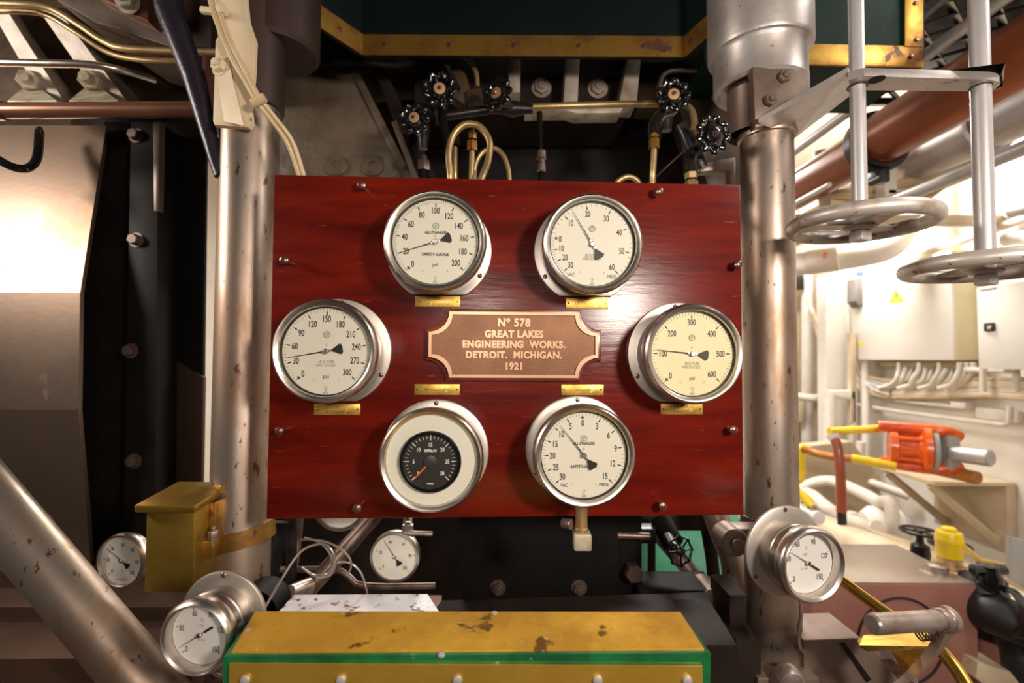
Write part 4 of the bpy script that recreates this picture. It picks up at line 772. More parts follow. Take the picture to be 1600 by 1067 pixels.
tri('warning_label', [(1388, 474), (1413, 472), (1400, 450)], 'sign_yellow')
tri('label_symbol', [(1399, 455), (1403, 462), (1400, 463), (1402, 470), (1397, 461), (1400, 460)], 'ink_soft', .002)
tri('blue_label', [(1338, 425), (1349, 424), (1349, 431), (1338, 432)], 'blue_label')
tri('small_label', [(1338, 441), (1345, 441), (1345, 447), (1338, 447)], 'sign_yellow'); tri('small_label', [(1341, 535), (1349, 535), (1349, 541), (1341, 541)], 'sign_yellow')
b = MB(); b.box((lo.x + .07, (lo.y + hi.y) / 2 - .1, lo.z - .02), (.11, (hi.y - lo.y) * .7, .04), None, .004); b.build('gland_strip', 'gland_brown', cb)
c2 = thing('electrical_cabinet', 'smaller white electrical cabinet with a black latch at the right edge', 'cabinet', loc=atx(1560, 573, 2.4))
b = MB(); lo2, hi2 = wbox(b, 1528, 1700, 424, 580, 2.30, 2.53); b.build('body', 'cabinet', c2)
b = MB(); b.box((lo2.x - .006, (lo2.y + hi2.y) / 2, (lo2.z + hi2.z) / 2), (.012, hi2.y - lo2.y - .004, hi2.z - lo2.z), None, .004); b.build('door', 'cabinet', c2)
b = MB(); c = atx(1546, 511, 2.285); b.box(c, (.014, .05, .042), None, .006); b.build('latch', 'rubber', c2)
b = MB(); c = atx(1546, 512, 2.277); b.box(c, (.008, .018, .018), None, .003); b.build('latch_key', 'steel', c2)
b = MB(); c = atx(1545, 452, 2.29); b.box(c, (.006, .08, .008)); b.build('name_strip', 'ink_soft', c2)
# cables dropping from the cabinet and bundles along the wall
for k in range(12):
    x = 1402 + k * 10.5; X = 2.40 + .02 * (k % 3)
    pipe('dropping_cable', [atx(x + 3, 566, X), atx(x + 2, 578, X), atx(x - 2 - (k % 4) * 2, 592, X - .01), atx(x - 12 - (k % 3) * 4, 601, X), atx(x - 30, 606 + k % 3, X)], .011 + .002 * (k % 2), 'white_pipe', '%s white cable from the left dropping under the large cream cabinet' % ORD[k], 'cable', k=4, n=8, group='cables under the large cabinet')
for k in range(7):
    y = 594 + k * 4.2
    pipe('bundled_cable', [atx(1262 + k * 3, 470 + k * 6, 2.36 - .01 * k), atx(1285 + k * 3, 540 + k * 5, 2.38), atx(1320 + k * 3, 575 + k * 5, 2.42), atx(1380, y + 2 * math.sin(k), 2.44), atx(1460, y + 1, 2.45), atx(1540, y - 1 + k % 2, 2.45), atx(1660, y + k * 1.5, 2.45)], .0125, 'white_pipe' if k % 3 else 'cream_cable', '%s cable from the top in the long wall bundle below the cabinets' % ORD[k], 'cable', k=4, n=8, group='cable bundle below the cabinets')
for k in range(4):
    pipe('drooping_cable', [atx(1318 + k * 6, 465, 2.42), atx(1322 + k * 5, 520, 2.40), atx(1322 + k * 6, 560 + k * 3, 2.40), atx(1345 + k * 4, 590 + k * 4, 2.41), atx(1390, 602 + k * 5, 2.42)], .009, 'white_pipe' if k % 2 else 'grey_paint', '%s thin cable from the left drooping beside the large cream cabinet' % ORD[k], 'cable', k=5, n=8, group='cables left of the large cabinet')
pipe('wall_conduit', [atx(1300, 626, 2.46), atx(1400, 642, 2.46), atx(1570, 664, 2.46), atx(1578, 660, 2.46), atx(1579, 634, 2.46)], .0135, 'white_pipe', 'white conduit with an upturned elbow below the cable bundle', 'conduit', k=0)
pipe('wall_conduit', [atx(1400, 626, 2.47), atx(1480, 634, 2.47), atx(1506, 637, 2.47)], .009, 'white_pipe', 'short thin conduit ending in a small white junction box', 'conduit', k=0)
b = MB(); c = atx(1503, 633, 2.48); b.box(c, (.05, .09, .035), None, .005); tag(b.build('junction_box', 'white_pipe'), 'small white junction box at the end of the thin conduit', 'box')
b = MB(); b.box(atx(1560, 648, 2.51), (.03, .22, .06), None, .005); tag(b.build('wall_plate', 'white_pipe'), 'white plate behind the upturned conduit elbow', 'plate')
for x, lb in ((1536, 'nearer'), (1588, 'farther right')):
    pipe('cable_ladder_leg', [atx(x, 572, 2.40), atx(x, 612, 2.40)], .014, 'white_pipe', 'short white strut below the small cabinet, ' + lb + ' one', 'strut', k=0)
pipe('wall_conduit', [atx(1500, 577, 2.42), atx(1590, 580, 2.42)], .014, 'white_pipe', 'short level white conduit just below the small white cabinet', 'conduit', k=0)
# vertical white pipes and ducts at the far end
VP = [(1262, 430, 720, 4.4, 9, 'white_pipe', 'slim white vertical pipe next to the right column, leftmost in the far aisle'),
      (1284, 430, 745, 4.2, 12, 'tan_pipe', 'tan vertical pipe, second from the right column in the far aisle'),
      (1352, 540, 740, 3.4, 6, 'white_pipe', 'thin white vertical pipe under the left edge of the large cabinet'),
      (1345, 690, 850, 3.2, 6, 'white_pipe', 'thin white vertical pipe rising from behind the tank')]
for x, y0, y1, Y, w_, m, lb in VP:
    Y = min(Y, 2.42 * F / (x - 800)); pipe('vertical_pipe', [(x, y0, Y), (x, y1, Y)], sz(w_, Y), m, lb, k=0)
b = MB(); b.slab([(1290, 432), (1328, 430), (1330, 720), (1292, 720)], 3.45, .1, .01); tag(b.build('vertical_duct', 'white_wall'), 'broad white vertical duct in the far aisle left of the large cabinet', 'duct')
b = MB(); b.slab([(1336, 435), (1352, 432), (1352, 470), (1344, 480), (1336, 470)], 3.25, .08, .01); tag(b.build('dark_bracket', 'ink_soft'), 'dark grey bracket at the upper left corner of the large cabinet', 'bracket')
b = MB(); b.slab([(1225, 425), (1300, 425), (1296, 700), (1225, 700)], 4.1, .04, .004); tag(b.build('dark_gap_panel', 'tray'), 'tan panel added as shade between the vertical pipes beside the right column', 'panel')  # added panel, its darker tan paints the shaded gaps between the pipes
b = MB(); b.slab([(1330, 520), (1338, 520), (1338, 660), (1330, 660)], 3.3, .04, .004); tag(b.build('pipe_strap', 'tray'), 'narrow tan strap beside the broad white duct', 'strap')
b = MB(); b.slab([(1238, 430), (1256, 430), (1256, 452), (1238, 452)], 3.9, .1); tag(b.build('dark_opening', 'black'), 'small dark opening beside the right column below the lagged pipe', 'vent')
b = MB(); b.slab([(1240, 620), (1258, 620), (1258, 660), (1240, 660)], 3.9, .1, .01); tag(b.build('wall_box', 'cabinet_side'), 'small pale box on the wall beside the right column', 'box')
b = MB(); b.slab([(1296, 610), (1340, 610), (1340, 700), (1332, 700), (1332, 625), (1308, 622), (1308, 700), (1296, 700)], 3.3, .06, .01); tag(b.build('white_framework', 'white_pipe'), 'white open frame behind the yellow pipes', 'frame')
pipe('cross_pipe', [(1240, 618, 3.8), (1275, 622, 3.7), (1296, 612, 3.5)], .03, 'white_pipe', 'white cross pipe linking the far vertical pipes', k=4)
pipe('manifold_pipe', [(1235, 775, 3.0), (1262, 758, 3.0), (1300, 752, 2.9), (1350, 772, 2.7), (1372, 784, 2.6), (1392, 790, 2.5), (1393, 850, 2.5)], .032, 'white_pipe', 'white pipe bending down beside the tank, uppermost of the low manifold', k=5)
pipe('manifold_pipe', [(1240, 790, 2.9), (1262, 772, 2.9), (1300, 800, 2.7), (1350, 822, 2.5), (1372, 826, 2.4)], .038, 'white_pipe', 'thick white pipe sloping down below the uppermost manifold pipe', k=5)
pipe('manifold_pipe', [(1250, 745, 3.3), (1300, 728, 3.3), (1345, 748, 3.2), (1420, 775, 3.0)], .026, 'white_pipe', 'far white pipe crossing behind the oxide-red pipe', k=5)
b = MB(); c = at(1372, 820, 2.6); b.lathe(c - V((.09, 0, 0)), (1, -.2, 0), [(0, 0), (.07, .01), (.10, .05), (.10, .17), (.06, .21), (0, .22)], 28); tag(b.build('globe_valve', 'white_lag'), 'bulging white valve body above the tank', 'valve')
b = MB(); c = at(1255, 822, 2.6); b.lathe(c, (.2, -1, 0), [(0, 1.8), (.10, 1.8), (.10, .0), (.11, -.01), (.11, -.03), (.05, -.04), (0, -.04)], 24); tag(b.build('flange_end', 'cream'), 'cream flanged pipe end next to the right column', 'flange')
b = MB(); c = at(1278, 808, 2.3); b.tube([c, c + V((0, .5, 0))], .012, 8); b.lathe(c, (.1, -1, .1), [(0, -.02), (.025, -.02), (.03, 0), (.03, .01), (.024, .012), (0, .012)], 20); tag(b.build('small_dial', 'dial_cool'), 'tiny round dial among the white manifold pipes', 'gauge')
for x, lb in ((1300, 'left'), (1332, 'middle'), (1372, 'right')):
    pipe('stand_pipe', [(x, 800, 2.7), V((at(x, 800, 2.7).x, 2.7, 0))], .024, 'white_pipe', 'short white stand pipe behind the tank, %s one of three' % lb, k=0)
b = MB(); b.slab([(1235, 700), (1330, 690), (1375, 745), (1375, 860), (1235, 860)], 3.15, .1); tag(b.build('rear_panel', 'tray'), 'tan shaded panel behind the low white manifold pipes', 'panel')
# yellow and oxide pipes
pipe('yellow_pipe', [(1296, 674, 2.6), (1310, 673, 2.6), (1350, 671, 2.55), (1402, 667, 2.5)], .020, 'yellow_paint', 'upper bright yellow pipe running into the orange pump')
pipe('yellow_pipe', [(1330, 716, 2.5), (1365, 722, 2.45), (1400, 729, 2.4)], .022, 'yellow_paint', 'lower bright yellow pipe running into the orange pump')
pipe('oxide_pipe', [(1253, 700, 2.7), (1275, 708, 2.65), (1305, 714, 2.55), (1332, 717, 2.5)], .020, 'orange_brown', 'orange-brown length joining the yellow vertical pipe to the lower yellow pipe')
pipe('yellow_pipe', [(1262, 701, 2.72), (1252, 701, 2.72), (1250, 708, 2.72), (1250, 745, 2.72), (1240, 751, 2.72)], .026, 'yellow_paint', 'short vertical yellow pipe with elbows beside the right column', k=3)
pipe('yellow_pipe', [(1246, 768, 2.5), (1264, 784, 2.45), (1266, 786, 2.62)], .022, 'yellow_paint', 'small slanting yellow pipe piece low beside the right column', k=0)
t = thing('oxide_pipe', 'oxide-red vertical pipe with black lower end crossing the yellow pipes', 'pipe', loc=at(1317, 845, 2.35))
b = MB(); b.tube(cr([at(1303, 684, 2.4), at(1309, 700, 2.38), at(1313, 740, 2.36), at(1315, 800, 2.35)], 4), .022, 14); b.build('red_length', 'brown_red', t)
b = MB(); b.tube([at(1315, 800, 2.35), at(1317, 848, 2.35), V((at(1317, 848, 2.35).x, 2.35, 0))], .020, 14); b.build('black_end', 'rubber', t)
b = MB(); b.tube([at(1300, 678, 2.41), at(1304, 687, 2.4)], .026, 14); b.build('white_union', 'white_pipe', t)
# orange pump on its bracket shelf
sh = thing('wall_shelf', 'cream wall shelf on diagonal struts carrying the orange pump', 'shelf', loc=atx(1450, 845, 2.5))
zs = at(1510, 752, 2.46).z; Yn = 2.44; Yf = 2.86
b = MB(); b.box(((2.12 + 2.525) / 2, (Yn + Yf) / 2, zs - .01), (.405, Yf - Yn, .02), None, .003); b.build('top_plate', 'cream', sh)
for Y in (Yn + .05, Yf - .08):
    b = MB(); b.prism([(2.04, zs - .02), (2.53, zs - .02), (2.53, zs - .50), (2.47, zs - .50), (2.04, zs - .08)], (0, Y, 0), (1, 0, 0), (0, 0, 1), .012) if False else b.tube([(2.14, Y, zs - .03), (2.50, Y, zs - .33)], .022, 4); b.build('diagonal_strut', 'cream', sh)
b = MB(); b.box((2.50, (Yn + Yf) / 2, zs - .18), (.05, Yf - Yn, .32), None, .003); b.build('back_plate', 'tray', sh)
pm = thing('orange_pump', 'bright orange pump with grey flange on the wall shelf', 'pump', loc=at(1440, 745, 2.35))
ax = (at(1545, 716, 2.25) - at(1400, 702, 2.42)).normalized()
c = at(1428, 700, 2.42)
b = MB(); b.lathe(c - ax * .10, ax, [(0, 0), (.085, 0), (.085, .03), (.07, .04), (.07, .10), (.085, .12), (.12, .13), (.12, .155), (.085, .16), (0, .16)], 30); b.build('pump_casing', 'orange_paint', pm)
for z in (-.085, .095):
    b = MB(); b.tube(cr([c - ax * .14 + V((0, 0, z)), c + V((0, -.02, z * 1.05)), c + ax * .1 + V((0, -.03, z)), c + ax * .17 + V((0, 0, z * .8))], 4), .028, 12); b.build('pipe_branch', 'orange_paint', pm)
for k in range(4):
    b = MB(); z = -.05 + .033 * k; b.tube([c - ax * .11 + V((0, -.07, z)), c + ax * .02 + V((0, -.075, z))], .010, 8); b.build('tie_bolt', 'orange_paint', pm)
b = MB(); b.lathe(c + ax * .062, ax, [(0, 0), (.105, 0), (.105, .02), (0, .02)], 30); b.build('grey_flange', 'grey_paint', pm)
b = MB(); b.box(c + ax * .12, (.06, .10, .17), None, .008); b.build('gear_block', 'grey_paint', pm)
b = MB(); a = at(1488, 708, 2.32); e = at(1549, 716, 2.18); b.rod(a, e, sz(13, 2.2), 28); b.build('motor_barrel', 'rod_silver', pm)
pipe('orange_pipe', [at(1450, 730, 2.46), at(1528, 747, 2.25)], .030, 'orange_brown', 'dark orange pipe stub behind the pump at the shelf end', k=0)
# tank
TZ = atz(1500, 914, at(1500, 914, 1.6).z).z
t = thing('oil_tank', 'large tank with pinkish front and tan top at the lower right', 'tank', loc=(1.28, 1.6, TZ - .5))
x0 = at(1268, 914, 1.6).x; x1 = at(1527, 914, 1.6).x; Yb = atz(1300, 852, TZ).y
b = MB(); b.box(((x0 + x1) / 2, (1.6 + Yb) / 2, TZ - .25), (x1 - x0, Yb - 1.6, .50), None, .006); b.build('tank_body', 'tank_pink', t)
b = MB(); b.box(((x0 + x1) / 2, (1.6 + Yb) / 2 + .003, TZ + .002), (x1 - x0 - .004, Yb - 1.6 - .004, .006), None, .002); b.build('top_plate', 'tank_top', t)
b = MB(); c = at(1408, 1003, 1.598); pts = [c + V((.14 * math.cos(k * PI / 20), 0, .14 * math.sin(k * PI / 20))) for k in range(40)]; b.tube(pts, .004, 8, closed=True); b.build('round_cover_seam', 'rubber', t)
b = MB(); c = atz(1465, 897, TZ); b.lathe(c, (0, 0, 1), [(.05, 0), (.05, .006), (.03, .01), (.03, .03), (.02, .035), (0, .035)], 20); b.build('filler_boss', 'bare_cast', t)
cap = atz(1483, 912, TZ + .01); cap.y = 1.72; cap.x = at(1484, 880, 1.72).x; cap.z = TZ + .005
t = thing('yellow_filler_cap', 'bright yellow round filler cap standing on the tank', 'cap', loc=cap)
r = sz(17, 1.72)
b = MB(); b.lathe(cap, (0, 0, 1), [(r * 1.1, 0), (r * 1.1, .01), (r * .9, .012), (r * .9, .05)], 24); b.build('neck', 'brass_disc', t)
b = MB(); b.lathe(cap, (0, 0, 1), [(0, .04), (r, .04), (r, .085), (r * 1.06, .09), (r * 1.06, .10), (r, .105), (r, .118), (r * .9, .125), (r * .6, .127), (r * .55, .138), (r * .4, .142), (0, .142)], 36); b.build('cap', 'yellow_paint', t)
b = MB(); a = cap + V((r, 0, .075)); e = at(1584, 886, 1.95); b.tube([a, at(1530, 874, 1.8), e], [.016, .009, .007], 10); b.build('lever', 'yellow_paint', t)
def wheel_valve(px, py, Y, r, label, wm_='black'):
    c = at(px, py, Y); t = thing('wheel_valve', label, 'valve', loc=c - V((0, 0, .14)))
    b = MB(); b.tube([c + V((r * math.cos(k * PI / 18), r * math.sin(k * PI / 18), 0)) for k in range(36)], r * .10, 8, closed=True); b.build('rim', wm_, t)
    for k in range(5):
        q = k * 2 * PI / 5; b = MB(); b.tube([c, c + V((r * .95 * math.cos(q), r * .95 * math.sin(q), 0))], r * .08, 6); b.build('spoke', wm_, t)
    b = MB(); b.lathe(c - V((0, 0, .14)), (0, 0, 1), [(.045, 0), (.045, .015), (.028, .02), (.034, .05), (.030, .085), (.014, .095), (.010, .14), (.014, .145), (0, .15)], 16); b.build('valve_stem', 'black', t)
wheel_valve(1437, 830, 1.95, .062, 'small black wheel valve on the tank behind the yellow cap')
wheel_valve(1484, 851, 2.05, .068, 'black wheel valve half hidden behind the yellow cap')
wheel_valve(1560, 889, 1.9, .06, 'black wheel valve lying under the yellow lever')
b = MB(); b.slab([(1420, 858), (1580, 905), (1640, 930), (1640, 1200), (1520, 1200), (1522, 915)], 2.1, .3, .01); tag(b.build('machine_body', 'cream'), 'pale machine body behind the black valves, lower right', 'machine')
b = MB(); b.slab([(1580, 838), (1640, 858), (1640, 940), (1580, 905)], 1.7, .02, .003); tag(b.build('grey_sheet', 'grey_paint'), 'dull grey sheet at the right edge above the black pipes', 'panel')
pipe('black_pipe', [(1535, 905, 1.65), (1540, 950, 1.6), (1570, 965, 1.55), (1620, 985, 1.5), (1700, 1010, 1.45)], .062, 'rubber', 'fat black pipe curving out at the right edge below the grey sheet', n=24)
pipe('black_pipe', [(1500, 965, 1.75), (1560, 985, 1.7), (1590, 1010, 1.62), (1600, 1080, 1.6)], .05, 'rubber', 'black pipe bend behind the tank corner, lower right', n=20)
b = MB(); c = at(1545, 905, 1.6); b.lathe(c - V((0, 0, .05)), (0, 0, 1), [(0, 0), (.05, 0), (.05, .012), (.034, .016), (.038, .06), (.028, .08), (.028, .095), (0, .1)], 18); b.tube([c + V((-.05, 0, .03)), c + V((.05, 0, .03))], .018, 10); tag(b.build('black_cock', 'black_gloss'), 'glossy black cock valve beside the tank corner', 'valve')
b = MB(); b.lathe(at(1570, 955, 1.53), (1, -.25, -.12), [(.062, 0), (.075, .003), (.075, .02), (.062, .022)], 28); tag(b.build('pipe_flange', 'black_gloss'), 'black collar on the fat black pipe', 'flange')
b = MB(); b.slab([(1528, 1035), (1580, 1050), (1600, 1075), (1560, 1090), (1525, 1060)], 1.55, .1, .004); tag(b.build('pale_foot', 'cream'), 'pale chipped foot below the black pipes at the bottom right', 'bracket')
b = MB(); b.slab([(1530, 985), (1566, 1000), (1566, 1620), (1530, 1620)], 1.8, .1, .004); tag(b.build('pink_block', 'tank_pink'), 'pinkish block behind the tank corner', 'block')
# ================================================================ foreground and lower middle
# diagonal tube lower left
t = thing('diagonal_tube', 'thick grey-brown tube slanting across the lower left corner', 'tube', loc=at(120, 1067, .9))
b = MB(); b.tube([at(-90, 690, .92), at(330, 1190, .86)], .0455, 40); b.build('tube', 'column', t)
# small dial gauges
def temp_gauge(mw, R, label, nums, pang, d, fr=None, screws=(), dial='dial_cool', kind='bar', numr=.68, numsize=.010, unit='°C', uy=.42, rec=.012, lip=.86, minor=10, ns='steel', caser=.88, flat=False, tick=(.80, .90), logo_=None, extra=()):
    t = thing('thermometer' if unit else 'dial_gauge', label, 'thermometer' if unit else 'gauge', m=mw)
    dz = gauge_body(t, mw, R, d, fr, None, screws, dial, lip=lip, rec=rec, caser=caser, black=False, flange='steel_flange'); z = dz + .0004; DR = R * lip
    anchors = [a for _, a in nums]
    b = MB(); mi, _ = interp_minor(anchors, minor); arc_text_ticks(b, mw, z, DR * .86, DR * .92, .0003, mi); b.build('fine_scale', 'ink_soft', t, smooth=False, fix=False)
    b = MB(); arc_text_ticks(b, mw, z, DR * tick[0], DR * tick[1], .0011, anchors); b.build('scale_mark', 'ink', t, smooth=False, fix=False)
    b = MB()
    for s, a in nums:
        q = math.radians(90 - a); put_text(b, mw, s, DR * numr * math.cos(q), DR * numr * math.sin(q), z, numsize, .66, bold=.0001)
    b.build('numerals', 'ink', t, smooth=False, fix=False)
    b = MB()
    if unit: put_text(b, mw, unit, 0, DR * uy, z, numsize * .7, .8)
    for s, x, y, h in extra: put_text(b, mw, s, x * DR, y * DR, z, h, .9)
    b.build('dial_lettering', 'ink_soft', t, smooth=False, fix=False)
    needle(t, mw, dz, pang, DR * .84, DR * .42 if kind == 'wedge' else DR * .5, w=.0008, kind=kind, hub=R * .065)
    return t
def fmat(px, py, Y, yaw=0, pitch=0, back=0.0):
    Rm = Matrix.Rotation(yaw, 4, 'Z') @ Matrix.Rotation(pitch, 4, 'X'); base = Matrix(((1, 0, 0, 0), (0, 0, -1, 0), (0, 1, 0, 0), (0, 0, 0, 1)))
    m = Matrix.Translation(at(px, py, Y)) @ Rm @ base; return m @ Matrix.Translation((0, 0, -back))
N150 = [('0', -135), ('30', -76), ('60', -20), ('90', 26), ('120', 78), ('150', 133)]
tg1 = temp_gauge(fmat(305, 998, .66, -.06, .0, .062), .0505, 'steel Celsius thermometer on a wide flange at the bottom left, beside the brass cover', N150, -122, .066, fr=.064, screws=(0, 120, -120), rec=.016, lip=.82, uy=.46, numr=.70,
    extra=(('CE', 0, .26, .0055), ('EN 13190', 0, -.20, .003)), numsize=.0108)
tg2 = temp_gauge(fmat(1271, 884, .80, .20, .0, .066), .0615, 'steel Celsius thermometer on a wide flange fixed to the right column', [('0', -135), ('30', -76), ('60', -29), ('90', 22), ('120', 76), ('150', 135)], -58, .070, fr=.078, screws=(0, -122, 122), rec=.018, lip=.82, uy=.46, numr=.70, extra=(('CE', -.05, .26, .0065), ('EN 13190', -.1, -.2, .0035)), numsize=.0128)
tg3 = temp_gauge(fmat(188, 877, 1.04, -.12, 0, .03), .0565, 'plain steel Celsius thermometer against the dark framework, left of the brass box', [('0', -135), ('20', -90), ('40', -45), ('60', 0), ('80', 45), ('100', 90), ('120', 135)], -55, .034, rec=.009, lip=.90, uy=-.42, kind='wedge', numr=.66, numsize=.0115, extra=(('ROUEN METAL', -.02, -.78, .004),), caser=.92)
tg4 = temp_gauge(fmat(617, 870, 1.02, 0, 0, .03), .0515, 'small round dial marked 0 to 100 below the red board, left of centre', [('0', -129), ('20', -74), ('40', -19), ('60', 33), ('80', 86), ('100', 138)], -34, .034, dial='dial', rec=.006, lip=.92, unit='', kind='wedge', numr=.66, numsize=.0092, caser=.92)
for k in (tg4,): k['label'] = 'small round dial marked 0 to 100 below the red board, left of centre'
b = MB(); b.tube([at(640, 838, 1.03), at(637, 815, 1.06), at(640, 790, 1.08)], .010, 12); b.tube([at(630, 832, 1.02), at(676, 834, 1.02)], .0045, 10); b.hexbolt(at(637, 828, 1.03), (0, 0, 1), .013, .012, 0, washer=False); tag(b.build('gauge_cock', 'bare_cast'), 'small steel cock valve above the 0 to 100 dial', 'valve')
b = MB(); b.tube([at(195, 877, 1.08), at(200, 876, 1.28)], .012, 12); tag(b.build('instrument_pipe', 'bolt'), 'stem carrying the plain thermometer from the dark framework', 'stem')
pipe('support_arm', [(338, 970, .73), (345, 960, .80), (375, 930, 1.0)], .018, 'bolt', 'steel arm holding the flanged thermometer at the bottom left', 'arm', k=0)
pipe('capillary', [(330, 1048, .68), (345, 1056, .69), (358, 1052, .70), (372, 1040, .75)], .0024, 'wire', 'thin wire leaving the bottom left flanged thermometer', 'wire')
pipe('capillary', [(1250, 935, .84), (1252, 960, .86), (1248, 985, .9), (1250, 1010, .95), (1256, 1018, .97)], .003, 'wire', 'thin pale wire hanging below the right column thermometer', 'wire')
# brass clamp and box on the left column
cl = thing('brass_clamp', 'worn brass band clamped round the left column', 'clamp', loc=(LC.x, LC.y, at(384, 850, 1.0).z))
zc_ = at(384, 850, .94).z; tilt = Matrix.Rotation(-.15, 3, 'Y')
b = MB(); n = 48; rI, rO, hh = .061, .0645, .0165; v = []
for (r_, z_) in ((rO, -hh), (rO, hh), (rI, hh), (rI, -hh)):
    for k in range(n): v.append(V((LC.x, LC.y, zc_)) + tilt @ V((r_ * math.cos(2 * PI * k / n), r_ * math.sin(2 * PI * k / n), z_)))
b.add(v, [(i * n + k, i * n + (k + 1) % n, ((i + 1) % 4) * n + (k + 1) % n, ((i + 1) % 4) * n + k) for i in range(4) for k in range(n)]); b.build('band', 'brass_trim', cl)
b = MB(); c = at(333, 850, .93); b.box(c, (.03, .05, .030), None, .003); b.box(at(322, 849, .93), (.02, .045, .032), None, .002); b.build('clamp_ear', 'brass_trim', cl)
b = MB(); b.hexbolt(at(333, 842, .905), (0, 0, 1), .009, .016, .2); b.build('clamp_bolt', 'bolt', cl)
bx = thing('brass_box', 'tall aged brass box with overhanging lid beside the left column', 'box', loc=at(265, 925, .92))
b = MB(); yf = .88; p0, p1 = at(229, 795, yf), at(301, 926, yf); q = at(319, 780, 1.0)
wx = p1.x - p0.x; hz = p0.z - p1.z
b.box(((p0.x + p1.x) / 2, yf + .045, (p0.z + p1.z) / 2), (wx, .09, hz), None, .002); b.build('body', 'brass', bx)
b = MB(); b.box(((p0.x + p1.x) / 2 - .003, yf + .045, p0.z + .010), (wx + .022, .115, .014), Matrix.Rotation(.12, 3, 'X'), .003); b.build('lid', 'brass', bx)
b = MB(); b.rod(V((p1.x + .012, yf + .06, p0.z + .018)), V((p1.x - .02, yf + .085, p0.z + .020)), .007, 14); b.build('hinge', 'brass_trim', bx)
b = MB(); b.box((p1.x + .006, yf + .06, p0.z - .05), (.012, .035, .10), None, .002); b.build('side_strap', 'brass_trim', bx)
# brass-sheeted green cover at the bottom
cv = thing('brass_cover', 'green box cover sheathed in stained brass across the bottom foreground', 'cover', loc=at(730, 1040, .62))
TL, TR, BR, BL = at(399, 955, .70), at(1063, 956, .70), at(1100, 1013, .62), at(361, 1019, .62)
def prismq(mb, q, dv): v = list(q) + [p + dv for p in q]; mb.add(v, [(0, 1, 2, 3), (7, 6, 5, 4), (0, 4, 5, 1), (1, 5, 6, 2), (2, 6, 7, 3), (3, 7, 4, 0)])
b = MB(); prismq(b, (TL, TR, BR, BL), V((0, 0, -.0018))); b.build('top_sheet', 'brass_sheet', cv, smooth=False)
yF = .613; gx0_, gx1_ = at(352, 1035, yF).x, at(1106, 1030, yF).x; gz = at(700, 1019, yF).z
b = MB(); lo_ = [V((gx0_, yF + .001, gz - .16)), V((gx1_, yF + .001, gz - .16)), V((gx1_, .70, gz - .16)), V((gx0_, .70, gz - .16))]
hi_ = [BL + V((-.006, -.006, -.002)), BR + V((.006, -.006, -.002)), TR + V((0, 0, -.002)), TL + V((0, 0, -.002))]
b.add(lo_ + hi_, [(3, 2, 1, 0), (4, 5, 6, 7), (0, 1, 5, 4), (1, 2, 6, 5), (2, 3, 7, 6), (3, 0, 4, 7)]); b.build('green_body', 'green', cv, smooth=False)
a, c = at(358, 1037, yF - .003), at(1098, 1035, yF - .003)
b = MB(); b.box(((a.x + c.x) / 2, yF - .0015, a.z - .07), (c.x - a.x, .0022, .14)); b.build('front_sheet', 'brass_bright_front', cv, smooth=False)
for px, py in ((773, 958), (774, 1012), (1067, 980), (690, 1022), (387, 985)):
    Yq = .70 - (py - 955) / 62 * .08; b = MB(); b.lathe(at(px, py, min(.70, Yq)) + V((0, 0, -.001)), (0, -.2, 1), [(.0045, 0), (.004, .002), (0, .0028)], 12); b.build('cover_screw', 'rod_silver', cv)
for px in (383, 533, 715, 934, 1074):
    b = MB(); b.lathe(at(px, 1063, yF - .004), (0, -1, 0), [(.006, -.001), (.0055, .002), (.002, .0034), (0, .0034)], 14); b.build('cover_screw', 'rod_silver', cv)
# chipped white plate and base behind the cover
zw = at(560, 929, .95).z
t = thing('chipped_plate', 'white painted plate with rusty chips behind the brass cover', 'plate', loc=at(560, 940, .9))
q = [atz(459, 929, zw), atz(668, 928, zw), atz(690, 962, zw), atz(430, 962, zw)]; b = MB(); prismq(b, q, V((0, 0, -.01))); b.build('plate', 'chip_white', t, smooth=False)
eb = thing('engine_bed', 'dark brown engine bed block between the brass cover and the right column', 'block', loc=at(1000, 1000, 1.0))
ze = at(1000, 925, 1.1).z
b = MB(); q = [atz(690, 938, ze), atz(1100, 925, ze), atz(1152, 1008, ze), atz(640, 1008, ze)]; prismq(b, q, V((0, 0, -.35))); b.build('bed_top', 'dark_brown', eb, smooth=False)
b = MB(); b.slab([(1000, 922), (1125, 922), (1133, 940), (1133, 965), (1000, 955)], 1.14, .1, .006); b.build('rounded_block', 'dark_brown', eb)
b = MB(); b.lathe(at(1095, 925, 1.22), (0, -1, 0), [(.045, 0), (.045, .08), (.03, .085), (0, .085)], 24); b.build('boss', 'plate_brown', eb)
fp = thing('dark_front_plate', 'dark oily plate with two bolts hanging below the red board', 'plate', loc=at(840, 936, 1.12))
b = MB(); b.slab([(716, 790), (967, 790), (965, 928), (960, 934), (720, 938)], 1.10, .03, .004); b.build('plate', 'blackish', fp)
for px in (778, 905):
    b = MB(); b.hexbolt(at(px, 918, 1.099), (0, -1, 0), .013, .014, .3, tip=True); b.build('hex_bolt', 'dark_bolt', fp)
b = MB(); b.slab([(964, 800), (1003, 800), (1003, 930), (964, 930)], 1.18, .05, .003); sb = b.build('side_plate', 'blackish'); tag(sb, 'narrow black plate with a large bolt right of the dark front plate', 'plate')
b = MB(); b.hexbolt(at(987, 890, 1.178), (0, -1, 0), .022, .03, .1, tip=False, washer=False); tag(b.build('large_bolt', 'dark_bolt'), 'large dark bolt head on the narrow black plate', 'bolt')
b = MB(); b.slab([(425, 740), (1000, 740), (1000, 940), (690, 940), (690, 930), (425, 930)], 1.5, .05); tag(b.build('crankcase_panel', 'black'), 'black crankcase panel in shadow beneath the red board', 'panel')
